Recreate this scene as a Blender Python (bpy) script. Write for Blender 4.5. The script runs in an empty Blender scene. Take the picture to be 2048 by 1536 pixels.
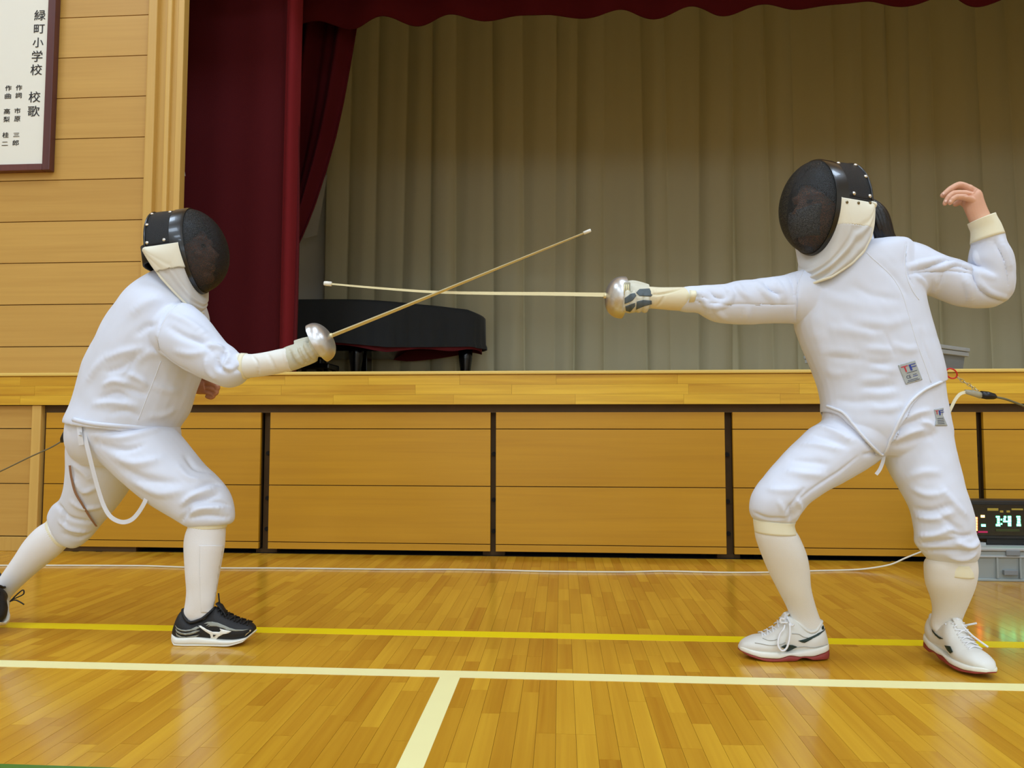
import bpy, bmesh, math, random
import numpy as np
from mathutils import Vector, Matrix
from mathutils.bvhtree import BVHTree

random.seed(7)
rng = np.random.default_rng(7)
SC = bpy.context.scene
COL = SC.collection

# ------------------------------------------------------------------ camera
F_PX, PITCH, YAW, ROLL, CAM_H = 1461.0, .0593, .06705, .0007, .695
_cp, _sp, _cy, _sy = math.cos(PITCH), math.sin(PITCH), math.cos(YAW), math.sin(YAW)
FWD = np.array([-_sy*_cp, _cy*_cp, _sp])
_r0 = np.array([_cy, _sy, 0.0]); _u0 = np.cross(_r0, FWD)
RIGHT = math.cos(ROLL)*_r0 + math.sin(ROLL)*_u0
UP = -math.sin(ROLL)*_r0 + math.cos(ROLL)*_u0
CAM = np.array([0.0, 0.0, CAM_H])
cam_data = bpy.data.cameras.new('camera')
cam_data.sensor_width = 36.0
cam_data.lens = F_PX/2048*36.0
cam_data.clip_start = .05
cam = bpy.data.objects.new('camera', cam_data)
COL.objects.link(cam)
cam.matrix_world = Matrix(((RIGHT[0], UP[0], -FWD[0], CAM[0]), (RIGHT[1], UP[1], -FWD[1], CAM[1]),
                           (RIGHT[2], UP[2], -FWD[2], CAM[2]), (0, 0, 0, 1)))
SC.camera = cam

# ------------------------------------------------------------------ world, lamps, exposure
world = bpy.data.worlds.new('gym_air'); SC.world = world
world.use_nodes = True
world.node_tree.nodes['Background'].inputs[0].default_value = (.9, .95, 1, 1)
world.node_tree.nodes['Background'].inputs[1].default_value = .02
SC.view_settings.view_transform = 'Standard'
SC.view_settings.look = 'None'
SC.view_settings.gamma = 1
SC.view_settings.use_curve_mapping = False
SC.view_settings.exposure = 0.0
LAMP_W = 106.0
for ly in (1.2, -3.2, -7.6, -12.0):            # the hall's ceiling lamps, in rows under the roof
    for lx in (-5.0, 0.0, 5.0):
        ld = bpy.data.lights.new('ceiling_lamp_light', 'AREA')
        ld.shape = 'SQUARE'; ld.size = 1.5
        ld.energy = LAMP_W; ld.color = (.80, 1.0, 1.25)
        lo = bpy.data.objects.new('ceiling_lamp_light', ld)
        lo.location = (lx, ly, 6.85); COL.objects.link(lo)

for wx in (-5.4, -1.8, 1.8, 5.4):              # fill light added at the unseen end wall, to lift the back curtain
    ld = bpy.data.lights.new('window_daylight', 'AREA')
    ld.shape = 'RECTANGLE'; ld.size = 2.6; ld.size_y = 2.0
    ld.energy = 30.0; ld.color = (.80, 1.0, 1.27)
    lo = bpy.data.objects.new('window_daylight', ld)
    lo.location = (wx, -13.9, 1.9); lo.rotation_euler = (math.radians(90), 0, 0); COL.objects.link(lo)

# ------------------------------------------------------------------ helpers
def ray(x, y):
    return (x-1024)/F_PX*RIGHT - (y-768)/F_PX*UP + FWD
def P(x, y, Y):
    """a point of the photograph at depth Y (metres in front of the camera, towards the stage)"""
    d = ray(x, y); return CAM + d*(Y/d[1])
def FL(x, y, z=0.0):
    d = ray(x, y); return CAM + d*((z-CAM_H)/d[2])

class MB:
    def __init__(s): s.v = []; s.f = []
    def add(s, v, f):
        n = len(s.v); s.v += [tuple(float(c) for c in p) for p in v]; s.f += [tuple(i+n for i in q) for q in f]; return s
    def box(s, x0, x1, y0, y1, z0, z1):
        v = [(x0,y0,z0),(x1,y0,z0),(x1,y1,z0),(x0,y1,z0),(x0,y0,z1),(x1,y0,z1),(x1,y1,z1),(x0,y1,z1)]
        return s.add(v, [(0,3,2,1),(4,5,6,7),(0,1,5,4),(1,2,6,5),(2,3,7,6),(3,0,4,7)])
    def grid(s, pts, closed_u=False, closed_v=False):
        """pts[i][j]"""
        n, m = len(pts), len(pts[0]); v = [p for r in pts for p in r]; f = []
        for i in range(n if closed_u else n-1):
            for j in range(m if closed_v else m-1):
                a = i*m+j; b = i*m+(j+1) % m; c = ((i+1) % n)*m+(j+1) % m; d = ((i+1) % n)*m+j
                f.append((a, b, c, d))
        return s.add(v, f)
    def rings(s, rings, cap=True):
        n = len(s.v); m = len(rings[0])
        s.grid(rings, closed_v=True)
        if cap:
            s.f.append(tuple(n+i for i in range(m))[::-1])
            k = n+(len(rings)-1)*m; s.f.append(tuple(k+i for i in range(m)))
        return s
    def tube(s, pts, r, seg=8, cap=True, flat=None):
        pts = [np.array(p, float) for p in pts]; n = len(pts)
        rr = r if hasattr(r, '__len__') else [r]*n
        out = []; ref = None; tp_ = np.array([0, 0, 1.0])
        for i, p in enumerate(pts):
            t = pts[min(i+1, n-1)]-pts[max(i-1, 0)]; ln_ = np.linalg.norm(t); t = t/ln_ if ln_ > 1e-7 else tp_; tp_ = t
            if ref is None:
                ref = np.array([0, 0, 1.0]) if abs(t[2]) < .9 else np.array([1.0, 0, 0])
            a = np.cross(t, ref)
            if np.linalg.norm(a) < 1e-3: a = np.cross(t, (.3, .5, .81))
            a /= np.linalg.norm(a)+1e-12; b = np.cross(a, t); ref = b
            k = 1.0 if flat is None else flat
            out.append([p+rr[i]*(math.cos(q)*a+k*math.sin(q)*b) for q in np.linspace(0, 2*math.pi, seg, endpoint=False)])
        return s.rings(out, cap)
    def mesh(s, name, smooth=False):
        me = bpy.data.meshes.new(name); me.from_pydata(s.v, [], s.f); me.update()
        bm = bmesh.new(); bm.from_mesh(me); bmesh.ops.recalc_face_normals(bm, faces=bm.faces); bm.to_mesh(me); bm.free()
        if smooth: me.polygons.foreach_set('use_smooth', [True]*len(me.polygons))
        return me

ORG = {}
def origin_of(o):
    while o is not None:
        if o.name in ORG: return ORG[o.name]
        o = o.parent
    return Vector((0, 0, 0))
def thing(name, loc, label, cat, group=None):
    o = bpy.data.objects.new(name, None); COL.objects.link(o)
    o.empty_display_size = .1
    o.location = Vector([float(c) for c in loc]); ORG[o.name] = Vector(o.location)
    o['label'] = label; o['category'] = cat
    if group: o['group'] = group
    return o
def link(name, me, mat, parent=None, smooth=None, label=None, cat=None, group=None, kind=None, bevel=0, subs=0):
    """one mesh object; its vertices come in world space and are moved into the parent's frame"""
    if isinstance(me, MB): me = me.mesh(name, bool(smooth))
    elif smooth: me.polygons.foreach_set('use_smooth', [True]*len(me.polygons))
    me.name = name
    if parent is not None:
        g = origin_of(parent)
        if g.length: me.transform(Matrix.Translation(-g))
    if mat is not None:
        me.materials.clear(); me.materials.append(mat)
    o = bpy.data.objects.new(name, me); COL.objects.link(o)
    if parent is not None: o.parent = parent
    if label: o['label'] = label
    if cat: o['category'] = cat
    if group: o['group'] = group
    if kind: o['kind'] = kind
    if bevel:
        m = o.modifiers.new('bevel', 'BEVEL'); m.width = bevel; m.segments = 2; m.limit_method = 'ANGLE'
    if subs:
        m = o.modifiers.new('subsurf', 'SUBSURF'); m.levels = subs; m.render_levels = subs
    return o
def smoothstep(a, b, x):
    t = np.clip((x-a)/(b-a), 0, 1); return t*t*(3-2*t)
def catmull(pts, per=6, closed=False):
    p = np.array(pts, float); n = len(p); out = []
    for i in range(n if closed else n-1):
        if closed: p0, p1, p2, p3 = p[(i-1) % n], p[i], p[(i+1) % n], p[(i+2) % n]
        else: p0, p1, p2, p3 = p[max(i-1, 0)], p[i], p[i+1], p[min(i+2, n-1)]
        for k in range(per):
            t = k/per
            out.append(.5*((2*p1)+(-p0+p2)*t+(2*p0-5*p1+4*p2-p3)*t*t+(-p0+3*p1-3*p2+p3)*t**3))
    if not closed: out.append(p[-1])
    return np.array(out)

# ------------------------------------------------------------------ materials
def srgb(r, g, b):
    def c(x):
        x /= 255; return x/12.92 if x <= .04045 else ((x+.055)/1.055)**2.4
    return (c(r), c(g), c(b), 1)
def new_mat(name):
    m = bpy.data.materials.new(name); m.use_nodes = True
    nt = m.node_tree; b = nt.nodes['Principled BSDF']
    return m, nt, b
def nd(nt, t, **kw):
    n = nt.nodes.new(t)
    for k, v in kw.items(): setattr(n, k, v)
    return n
def plain(name, col, rough=.5, metal=0, spec=.5, bump=0, bscale=200, var=0, vscale=6, sheen=0, coat=0, emit=None, estr=0, trans=0, alpha=1):
    m, nt, b = new_mat(name)
    b.inputs['Base Color'].default_value = col; b.inputs['Roughness'].default_value = rough
    b.inputs['Metallic'].default_value = metal; b.inputs['Specular IOR Level'].default_value = spec
    if sheen: b.inputs['Sheen Weight'].default_value = sheen; b.inputs['Sheen Roughness'].default_value = .5
    if coat: b.inputs['Coat Weight'].default_value = coat; b.inputs['Coat Roughness'].default_value = .08
    if trans: b.inputs['Transmission Weight'].default_value = trans
    if emit: b.inputs['Emission Color'].default_value = emit; b.inputs['Emission Strength'].default_value = estr
    tc = nd(nt, 'ShaderNodeTexCoord')
    if var:
        n = nd(nt, 'ShaderNodeTexNoise'); n.inputs['Scale'].default_value = vscale; n.inputs['Detail'].default_value = 4
        nt.links.new(tc.outputs['Object'], n.inputs['Vector'])
        mx = nd(nt, 'ShaderNodeMix', data_type='RGBA')
        mx.inputs[6].default_value = tuple(min(1, c*(1-var)) for c in col[:3])+(1,)
        mx.inputs[7].default_value = tuple(min(1, c*(1+var)) for c in col[:3])+(1,)
        nt.links.new(n.outputs['Fac'], mx.inputs[0]); nt.links.new(mx.outputs[2], b.inputs['Base Color'])
    if bump:
        n = nd(nt, 'ShaderNodeTexNoise'); n.inputs['Scale'].default_value = bscale; n.inputs['Detail'].default_value = 3
        nt.links.new(tc.outputs['Object'], n.inputs['Vector'])
        bp = nd(nt, 'ShaderNodeBump'); bp.inputs['Strength'].default_value = bump; bp.inputs['Distance'].default_value = .002
        nt.links.new(n.outputs['Fac'], bp.inputs['Height']); nt.links.new(bp.outputs['Normal'], b.inputs['Normal'])
    return m
def wood(name, dark, light, axis='X', rough=.45, grain=1.0, rnd='object', tone=.5, coat=0, fine=60, spec=.5):
    """straight-grained board; each board its own tone"""
    m, nt, b = new_mat(name); L = nt.links.new
    tc = nd(nt, 'ShaderNodeTexCoord'); oi = nd(nt, 'ShaderNodeObjectInfo'); geo = nd(nt, 'ShaderNodeNewGeometry')
    r = oi.outputs['Random'] if rnd == 'object' else geo.outputs['Random Per Island']
    mp = nd(nt, 'ShaderNodeMapping'); s = {'X': (1.4, fine, fine), 'Y': (fine, 1.4, fine), 'Z': (fine, fine, 1.4)}[axis]
    mp.inputs['Scale'].default_value = s
    off = nd(nt, 'ShaderNodeVectorMath', operation='SCALE'); off.inputs[0].default_value = (17, 31, 23)
    L(r, off.inputs['Scale'])
    ad = nd(nt, 'ShaderNodeVectorMath', operation='ADD')
    L(geo.outputs['Position'], ad.inputs[0]); L(off.outputs[0], ad.inputs[1]); L(ad.outputs[0], mp.inputs['Vector'])
    n1 = nd(nt, 'ShaderNodeTexNoise'); n1.inputs['Scale'].default_value = 1.0; n1.inputs['Detail'].default_value = 5; n1.inputs['Distortion'].default_value = .6
    L(mp.outputs[0], n1.inputs['Vector'])
    mp2 = nd(nt, 'ShaderNodeMapping'); mp2.inputs['Scale'].default_value = tuple(x*.22 for x in s)
    L(ad.outputs[0], mp2.inputs['Vector'])
    n2 = nd(nt, 'ShaderNodeTexNoise'); n2.inputs['Scale'].default_value = 1.0; n2.inputs['Detail'].default_value = 3; n2.inputs['Distortion'].default_value = 1.2
    L(mp2.outputs[0], n2.inputs['Vector'])
    def math_(op, a, bb):
        q = nd(nt, 'ShaderNodeMath', operation=op)
        for i, z in enumerate((a, bb)):
            if isinstance(z, (int, float)): q.inputs[i].default_value = z
            else: L(z, q.inputs[i])
        return q.outputs[0]
    g1 = math_('MULTIPLY', math_('SUBTRACT', n1.outputs['Fac'], .5), .9*grain)
    g2 = math_('MULTIPLY', math_('SUBTRACT', n2.outputs['Fac'], .5), .8*grain)
    t = math_('MULTIPLY', math_('SUBTRACT', r, .5), tone)
    fac = math_('ADD', math_('ADD', math_('ADD', g1, g2), t), .5)
    cl = nd(nt, 'ShaderNodeClamp'); L(fac, cl.inputs[0])
    mx = nd(nt, 'ShaderNodeMix', data_type='RGBA'); mx.inputs[6].default_value = dark; mx.inputs[7].default_value = light
    L(cl.outputs[0], mx.inputs[0]); L(mx.outputs[2], b.inputs['Base Color'])
    b.inputs['Roughness'].default_value = rough; b.inputs['Specular IOR Level'].default_value = spec
    if coat: b.inputs['Coat Weight'].default_value = coat; b.inputs['Coat Roughness'].default_value = .12
    bp = nd(nt, 'ShaderNodeBump'); bp.inputs['Strength'].default_value = .08; bp.inputs['Distance'].default_value = .001
    L(n1.outputs['Fac'], bp.inputs['Height']); L(bp.outputs['Normal'], b.inputs['Normal'])
    return m
# ================================================================== the hall
WALL_Y = 3.96
M_wall = wood('wall_veneer', srgb(184, 138, 60), srgb(212, 168, 84), 'X', .5, .7, tone=.35, fine=45)
M_panel = wood('panel_veneer', srgb(180, 127, 14), srgb(206, 152, 26), 'X', .5, .8, tone=.15, fine=45)
M_fascia = wood('fascia_stave', srgb(190, 134, 16), srgb(236, 190, 52), 'X', .4, 1.7, tone=.35, fine=34)
M_nosing = wood('pale_nosing', srgb(222, 184, 84), srgb(240, 210, 120), 'X', .4, .6, fine=30)
M_trim = wood('trim_wood', srgb(190, 146, 66), srgb(220, 180, 96), 'Z', .45, .7, tone=.4, fine=40)
M_floorA = wood('floor_varnished_plank', srgb(178, 118, 22), srgb(224, 174, 48), 'Y', .22, .8, tone=.55, coat=.25, fine=55)
M_floorB = wood('floor_varnished_plank_far', srgb(178, 118, 22), srgb(224, 174, 48), 'Y', .22, .7, rnd='island', tone=.55, coat=.25, fine=55)
M_sub = plain('subfloor_dark', srgb(120, 74, 26), .6)
M_floorfar = plain('floor_varnish_plain', srgb(201, 146, 36), .25)
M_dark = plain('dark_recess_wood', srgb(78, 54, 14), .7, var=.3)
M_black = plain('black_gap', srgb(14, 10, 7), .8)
M_cream = plain('cream_plaster', srgb(226, 222, 208), .8, var=.04)
M_ceil = plain('ceiling_board', srgb(214, 210, 198), .85)
M_stagewall = plain('stage_plaster', srgb(232, 230, 222), .85)
M_maple = plain('stage_floor_varnish', srgb(212, 170, 96), .4)

# --- floor: single planks in front, the rest of the same boards as one field
floor = link('floor', MB().box(-9, 9, -14, WALL_Y+.3, -.12, -.006), M_sub, kind='structure')
PW, GAP = .0455, .0007
rows = []
X0 = -4.2
for i in range(int(8.2/PW)):
    x = X0+i*PW
    y = .9 - random.random()*.5
    while y < WALL_Y:
        ln = random.choice((.2, .24, .3, .3, .36, .42, .45))
        y1 = min(y+ln, WALL_Y+.025)
        if y1-y > .02: rows.append((x, y, y1))
        y += ln
def seen(x, y):
    d = np.array([x, y, 0.])-CAM; z = d@FWD
    if z < .3: return False
    u = 1024+F_PX*(d@RIGHT)/z; v = 768-F_PX*(d@UP)/z
    return -20 < u < 2068 and v < 1560
vis = [r for r in rows if seen(r[0]+PW/2, r[2]-.03) or seen(r[0]+PW/2, (r[1]+r[2])/2)]
vis.sort(key=lambda r: (r[1]+r[2])/2)
near = set(vis[:300])
plank_me = {}
for r in vis[:300]:
    ln = round(r[2]-r[1], 3)
    if ln not in plank_me:
        me = MB().box(0, PW-GAP, 0, ln-GAP, -.010, 0).mesh('floor_plank'); me.materials.append(M_floorA); plank_me[ln] = me
    o = bpy.data.objects.new('floor_plank', plank_me[ln]); COL.objects.link(o)
    o.location = (r[0], r[1], random.uniform(-.00015, .00015)); o.parent = floor
mb = MB()
for r in rows:
    if r in near: continue
    dz = random.uniform(-.00015, .00015)
    mb.box(r[0], r[0]+PW-GAP, r[1], r[2]-GAP, -.010, dz)
link('plank_field', mb, M_floorB, floor, kind='stuff')
mb = MB().box(-9, X0-.001, -14, WALL_Y, -.01, 0).box(X0+8.2, 9, -14, WALL_Y, -.01, 0).box(X0-.001, X0+8.2, -14, .38, -.01, 0)
link('floor_margin', mb, M_floorfar, floor)

# --- painted court lines
M_lw = plain('court_paint_white', srgb(255, 246, 180), .4, var=.03, vscale=9)
M_ly = plain('court_paint_yellow', srgb(255, 230, 12), .4)
M_lg = plain('court_paint_green', srgb(44, 120, 40), .35, coat=.2)
link('court_line', MB().box(-4, 4, 2.062, 2.117, -.002, .0009), M_lw, label='long cream-white court line painted across the floor in front of both fencers', cat='floor line')
link('court_line', MB().box(-.339, -.283, .2, 2.0625, -.002, .0008), M_lw, label='short cream-white line running from the long white line towards the camera', cat='floor line')
link('court_line', MB().box(-4, 4, 2.458, 2.522, -.002, .0009), M_ly, label='yellow court line painted on the floor behind the fencers\' front feet', cat='floor line')
link('court_line', MB().box(-4, 4, 1.405, 1.478, -.002, .0009), M_lg, label='green court line just showing in the bottom left corner', cat='floor line')

# --- the hall around the camera
link('wall_back', MB().box(-9, 9, -14.2, -14, 0, 7.2), M_cream, kind='structure')
M_frm = plain('window_frame_white', srgb(224, 224, 218), .5)
M_pane = plain('window_pane_daylight', srgb(200, 214, 224), .1, emit=(.8, .95, 1.1, 1), estr=1.0)  # glow given to the added panes, to go with the fill light
for k, wx in enumerate((-5.4, -1.8, 1.8, 5.4)):  # unseen windows, added to carry the fill light
    wn = link('window_%d' % (k+1), MB().box(wx-1.45, wx+1.45, -14.0, -13.93, .8, .9).box(wx-1.45, wx+1.45, -14.0, -13.93, 2.9, 3.0).box(wx-1.45, wx-1.35, -14.0, -13.93, .9, 2.9).box(wx+1.35, wx+1.45, -14.0, -13.93, .9, 2.9).box(wx-.04, wx+.04, -14, -13.93, .9, 2.9), M_frm, kind='structure')
    for s_ in (-1, 1): link('pane', MB().box(wx+min(s_*1.35, s_*.04), wx+max(s_*1.35, s_*.04), -13.99, -13.98, .9, 2.9), M_pane, wn)
link('wall_right', MB().box(9, 9.2, -14.2, WALL_Y+.3, 0, 7.2), M_cream, kind='structure')
link('wall_west', MB().box(-9.2, -9, -14.2, WALL_Y+.3, 0, 7.2), M_cream, kind='structure')
link('ceiling', MB().box(-9.2, 9.2, -14.2, WALL_Y+.5, 7.2, 7.4), M_ceil, kind='structure')

# --- proscenium wall, left of the stage: separate boards with open joints
wall_left = link('wall_left', MB().box(-9, -2.37, WALL_Y+.016, WALL_Y+.30, 0, 7.2), M_dark, kind='structure')
BH = .2418
z = 1.000
zs = [1.000]+[1.153+BH*k for k in range(0, 26)]
for a, b2 in zip(zs[:-1], zs[1:]):
    link('plank', MB().box(-8.98, -2.366, WALL_Y, WALL_Y+.02, a+.0025, min(b2, 7.2)-.0025), M_wall, wall_left)
for a, b2 in ((.082, .376), (.376, .686), (.686, .818)):
    link('plank', MB().box(-8.98, -2.985, WALL_Y, WALL_Y+.02, a+.0025, b2-.0025), M_wall, wall_left)
link('baseboard_left', MB().box(-8.98, -2.985, WALL_Y-.012, WALL_Y+.014, 0.0, .079), M_trim, kind='structure', bevel=.003)
link('trim_1', MB().box(-2.985, -2.93, WALL_Y-.02, WALL_Y+.03, 0, .818), M_trim, kind='structure', bevel=.004)
tr = link('trim_2', MB().box(-2.366, -2.163, WALL_Y+.002, WALL_Y+.045, 1.0, 7.2), M_trim, kind='structure', bevel=.004)
link('edge_strip', MB().box(-2.366, -2.312, WALL_Y-.035, WALL_Y+.01, 1.0, 7.2), M_trim, tr, bevel=.006)
link('ridge_strip', MB().box(-2.262, -2.232, WALL_Y-.022, WALL_Y+.01, 1.0, 7.2), M_trim, tr, bevel=.008)
link('return_strip', MB().box(-2.200, -2.163, WALL_Y-.012, WALL_Y+.01, 1.0, 7.2), M_trim, tr, bevel=.004)
link('wall_header', MB().box(-2.2, 9, WALL_Y, WALL_Y+.30, 3.75, 7.2), M_wall, kind='structure')
link('wall_far_right', MB().box(6.2, 9, WALL_Y, WALL_Y+.30, 0, 3.75), M_wall, kind='structure')

# --- stage box
link('stage_floor', MB().box(-4.2, 6.4, WALL_Y+.05, 9.2, .9, .996), M_maple, kind='structure')
link('wall_stage_back', MB().box(-4.4, 6.6, 8.76, 9.0, .9, 7), M_stagewall, kind='structure')
link('wall_stage_left', MB().box(-4.4, -4.2, WALL_Y+.30, 9.3, .9, 7), M_stagewall, kind='structure')
link('wall_stage_right', MB().box(6.4, 6.6, WALL_Y+.30, 9.3, .9, 7), M_stagewall, kind='structure')
link('ceiling_stage', MB().box(-4.4, 6.6, WALL_Y+.30, 9.3, 6.6, 6.75), M_stagewall, kind='structure')

# --- stage edge: laminated beam with a pale nosing
beam = link('stage_edge_beam', MB().box(-9, 6.3, WALL_Y-.022, WALL_Y+.06, .822, .978), M_dark,
            label='laminated wooden beam along the front edge of the stage', cat='stage edge')
zr = [.819, .872, .926, .979]
for k in range(3):
    x = -4.6-random.random()*.5
    while x < 4.2:
        ln = random.uniform(.45, 1.0)
        link('stave', MB().box(x+.0004, x+ln-.0004, WALL_Y-.03-random.uniform(0, .0006), WALL_Y-.02, zr[k]+.0003, zr[k+1]-.0003), M_fascia, beam)
        x += ln
link('nosing', MB().box(-9, 6.3, WALL_Y-.042, WALL_Y+.08, .981, 1.0), M_nosing, beam, bevel=.005)

# --- under the stage: recess, posts and the wheeled storage fronts
link('wall_understage', MB().box(-2.93, 6.3, WALL_Y+.14, WALL_Y+.2, 0, .82), M_black, kind='structure')  # black sheet standing in for the darkness behind the carts
link('floor_understage', MB().box(-2.93, 6.3, WALL_Y+.026, WALL_Y+.2, -.008, .0005), M_black, kind='structure')  # floor coloured black to paint the shade below the cart fronts
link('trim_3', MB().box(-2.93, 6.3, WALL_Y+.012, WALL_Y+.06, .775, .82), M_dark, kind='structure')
spans = [(-2.912, -1.664, 'storage cart front under the stage behind the left fencer\'s legs'),
         (-1.610, -.383, 'storage cart front under the stage just right of the left fencer\'s knee'),
         (-.353, .868, 'storage cart front under the stage just left of the right fencer\'s knee'),
         (.910, 2.156, 'storage cart front under the stage behind the right fencer\'s legs'),
         (2.191, 3.43, 'storage cart front under the stage above the scoring machine, at the right edge')]
zz = [.0265, .066, .376, .686, .779]
for a, b2, lab in spans:
    t = thing('storage_cart', ((a+b2)/2, WALL_Y, 0), 'wooden '+lab, 'storage cart', 'wooden storage carts under the stage')
    for k in range(4):
        link('plank', MB().box(a, b2, WALL_Y, WALL_Y+.02, zz[k]+.0022, zz[k+1]-.0022), M_panel, t, bevel=.0012)
    link('backing', MB().box(a+.004, b2-.004, WALL_Y+.018, WALL_Y+.05, zz[0]+.004, zz[-1]-.004), M_dark, t)
    for wx in (a+.12, b2-.12):
        link('caster', MB().tube([(wx, WALL_Y+.10, .026), (wx+.03, WALL_Y+.10, .026)], .026, 14), M_black, t)
    link('base_rail', MB().box(a+.03, b2-.03, WALL_Y+.05, WALL_Y+.115, .045, .10), M_dark, t)
for k, x in enumerate((-1.637, -.368, .889, 2.174)):
    post = link('trim_%d' % (k+4), MB().box(x-.024, x+.024, WALL_Y+.052, WALL_Y+.1, 0, .80), M_dark, kind='structure')
    link('foot_block', MB().box(x-.06, x+.06, WALL_Y+.05, WALL_Y+.10, 0, .02), M_dark, post)
    for hz in (.13, .30, .55):
        link('bolt', MB().tube([(x, WALL_Y+.044, hz), (x, WALL_Y+.055, hz)], .012, 10), M_black, post)

# --- school song board, upper left
M_board = plain('sign_white', srgb(236, 234, 220), .6)
M_frame = wood('sign_frame_wood', srgb(74, 38, 36), srgb(110, 62, 58), 'Z', .4, .8, fine=40)
M_ink = plain('sign_ink', srgb(34, 32, 34), .7)
sign = thing('song_board', (-3.9, WALL_Y, 2.165), 'framed white school song board with black brush lettering on the wooden wall', 'sign')
link('panel', MB().box(-5.35, -2.955, WALL_Y-.03, WALL_Y-.002, 2.19, 3.75), M_board, sign)
for nm, bx in (('frame_rail', (-5.3535, -2.966, 2.165, 2.204)), ('frame_rail', (-5.3535, -2.966, 3.74, 3.78)), ('frame_stile', (-2.9655, -2.920, 2.165, 3.78)), ('frame_stile', (-5.40, -5.354, 2.165, 3.78))):
    link(nm, MB().box(bx[0], bx[1], WALL_Y-.045, WALL_Y-.001, bx[2], bx[3]), M_frame, sign, bevel=.004)

def text_mesh(s, name='letters'):
    cu = bpy.data.curves.new(name, 'FONT'); cu.body = s; cu.size = 1.0; cu.align_x = 'CENTER'; cu.align_y = 'CENTER'; cu.resolution_u = 3
    o = bpy.data.objects.new(name, cu); COL.objects.link(o)
    dg = bpy.context.evaluated_depsgraph_get()
    me = bpy.data.meshes.new_from_object(o.evaluated_get(dg))
    bpy.data.objects.remove(o); bpy.data.curves.remove(cu)
    return me
def put_text(s, parent, mat, c, ex, ez, w, h, name='letter', nrm=None, thick=.0015, bold=0):
    """glyphs laid flat on a surface: centre c, x axis ex, up axis ez, scaled to a w x h box"""
    me = text_mesh(s, name); n = len(me.vertices)
    if n == 0: return None
    co = np.zeros(n*3); me.vertices.foreach_get('co', co); co = co.reshape(-1, 3)
    lo, hi = co.min(0), co.max(0); mid = (lo+hi)/2; sz = np.maximum(hi-lo, 1e-6)
    u = (co[:, 0]-mid[0])/sz[0]*w; v = (co[:, 1]-mid[1])/sz[1]*h
    ex = np.array(ex, float); ez = np.array(ez, float); nn = np.cross(ex, ez) if nrm is None else np.array(nrm, float)
    wco = np.array(c)[None]+u[:, None]*ex+v[:, None]*ez
    bm = bmesh.new(); bm.from_mesh(me); bm.verts.ensure_lookup_table()
    for i, vv in enumerate(bm.verts): vv.co = wco[i]
    r = bmesh.ops.extrude_face_region(bm, geom=bm.faces[:])
    for g in r['geom']:
        if isinstance(g, bmesh.types.BMVert): g.co = g.co+Vector(nn*thick)
    bmesh.ops.recalc_face_normals(bm, faces=bm.faces); bm.to_mesh(me); bm.free()
    return link(name, me, mat, parent)
def glyph(ch, x, y, hw, hh):
    c = P(x, y, WALL_Y-.031); s = 1/ (F_PX/ (np.dot(c-CAM, FWD)))
    put_text(ch, sign, M_ink, c, (1, 0, 0), (0, 0, 1), hw*s, hh*s)
S = 1536/340
for ch, x, y, w_, h_ in (('緑', 361, 137, 104, 96), ('町', 355, 262, 100, 82), ('小', 344, 384, 100, 90), ('学', 336, 508, 100, 104), ('校', 328, 630, 108, 100),
                         ('校', 312, 876, 110, 100), ('歌', 305, 1004, 112, 98)):
    glyph(ch, x/S, y/S, w_/S, h_/S)
for ch, x, y in (('作', 172, 792), ('詞', 168, 862), ('市', 158, 1000), ('原', 156, 1074), ('三', 148, 1218), ('郎', 142, 1290),
                 ('作', 76, 796), ('曲', 72, 868), ('高', 63, 1006), ('梨', 60, 1078), ('桂', 50, 1220), ('二', 44, 1298)):
    glyph(ch, x/S, y/S, 58/S, (50 if ch not in '三二' else 34)/S)

# ================================================================== curtains
def velvet(name, col, rough=.9, sheen=.5):
    m = plain(name, col, rough, spec=.1, bump=.25, bscale=300, sheen=sheen)
    m.node_tree.nodes['Principled BSDF'].inputs['Sheen Tint'].default_value = tuple(min(1, c*3+.02) for c in col[:3])+(1,)
    return m
M_red = velvet('maroon_velvet', srgb(84, 24, 27), sheen=.25)
M_red2 = velvet('dark_maroon_velvet', srgb(70, 12, 16), sheen=.1)
M_grey = velvet('taupe_curtain_cloth', srgb(218, 211, 176), .9, .1)
def sheet(xa, xb, n, zt, zb, m, fy, solid=.006):
    pts = []
    for j in range(m+1):
        v = j/m; row = []
        for i in range(n+1):
            u = i/n; x0 = xa(v) if callable(xa) else xa; x1 = xb(v) if callable(xb) else xb
            t = zt(u) if callable(zt) else zt; b_ = zb(u) if callable(zb) else zb
            row.append(fy(u, v, x0+(x1-x0)*u, t+(b_-t)*v))
        pts.append(row)
    return MB().grid(pts)
def drape(name, mb, mat, label, cat, th=.008):
    o = link(name, mb, mat, smooth=True, label=label, cat=cat)
    s = o.modifiers.new('solid', 'SOLIDIFY'); s.thickness = th; s.offset = 1
    return o
# taupe back curtain: pleats that lean and merge a little on their way down
pl = []; x = -2.90
while x < 5.9:
    w_ = random.uniform(.2, .5); pl.append((x, w_, random.uniform(.45, 1.0), random.uniform(-.12, .12))); x += w_
def back_curtain(u, v, X, Z):
    y = 0
    xs = X
    for (px, w_, a, lean) in pl:
        c = px+w_/2+lean*(v-.35)
        d = (xs-c)/(w_*.5)
        if abs(d) < 1.08: y = min(y, -.13*a*max(0.0, 1-(d/1.08)**2)**.6)
    y += .004*math.sin(X*31+v*3)+.014*math.sin(X*9.1+v*2.3)
    return (X, 8.62+y*(.75+.35*v)+.05*math.sin(X*.9), Z)
drape('back_curtain', sheet(-2.83, 5.9, 900, 6.4, 1.0, 22, back_curtain), M_grey, 'wide taupe pleated curtain hanging across the back of the stage', 'curtain')
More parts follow.
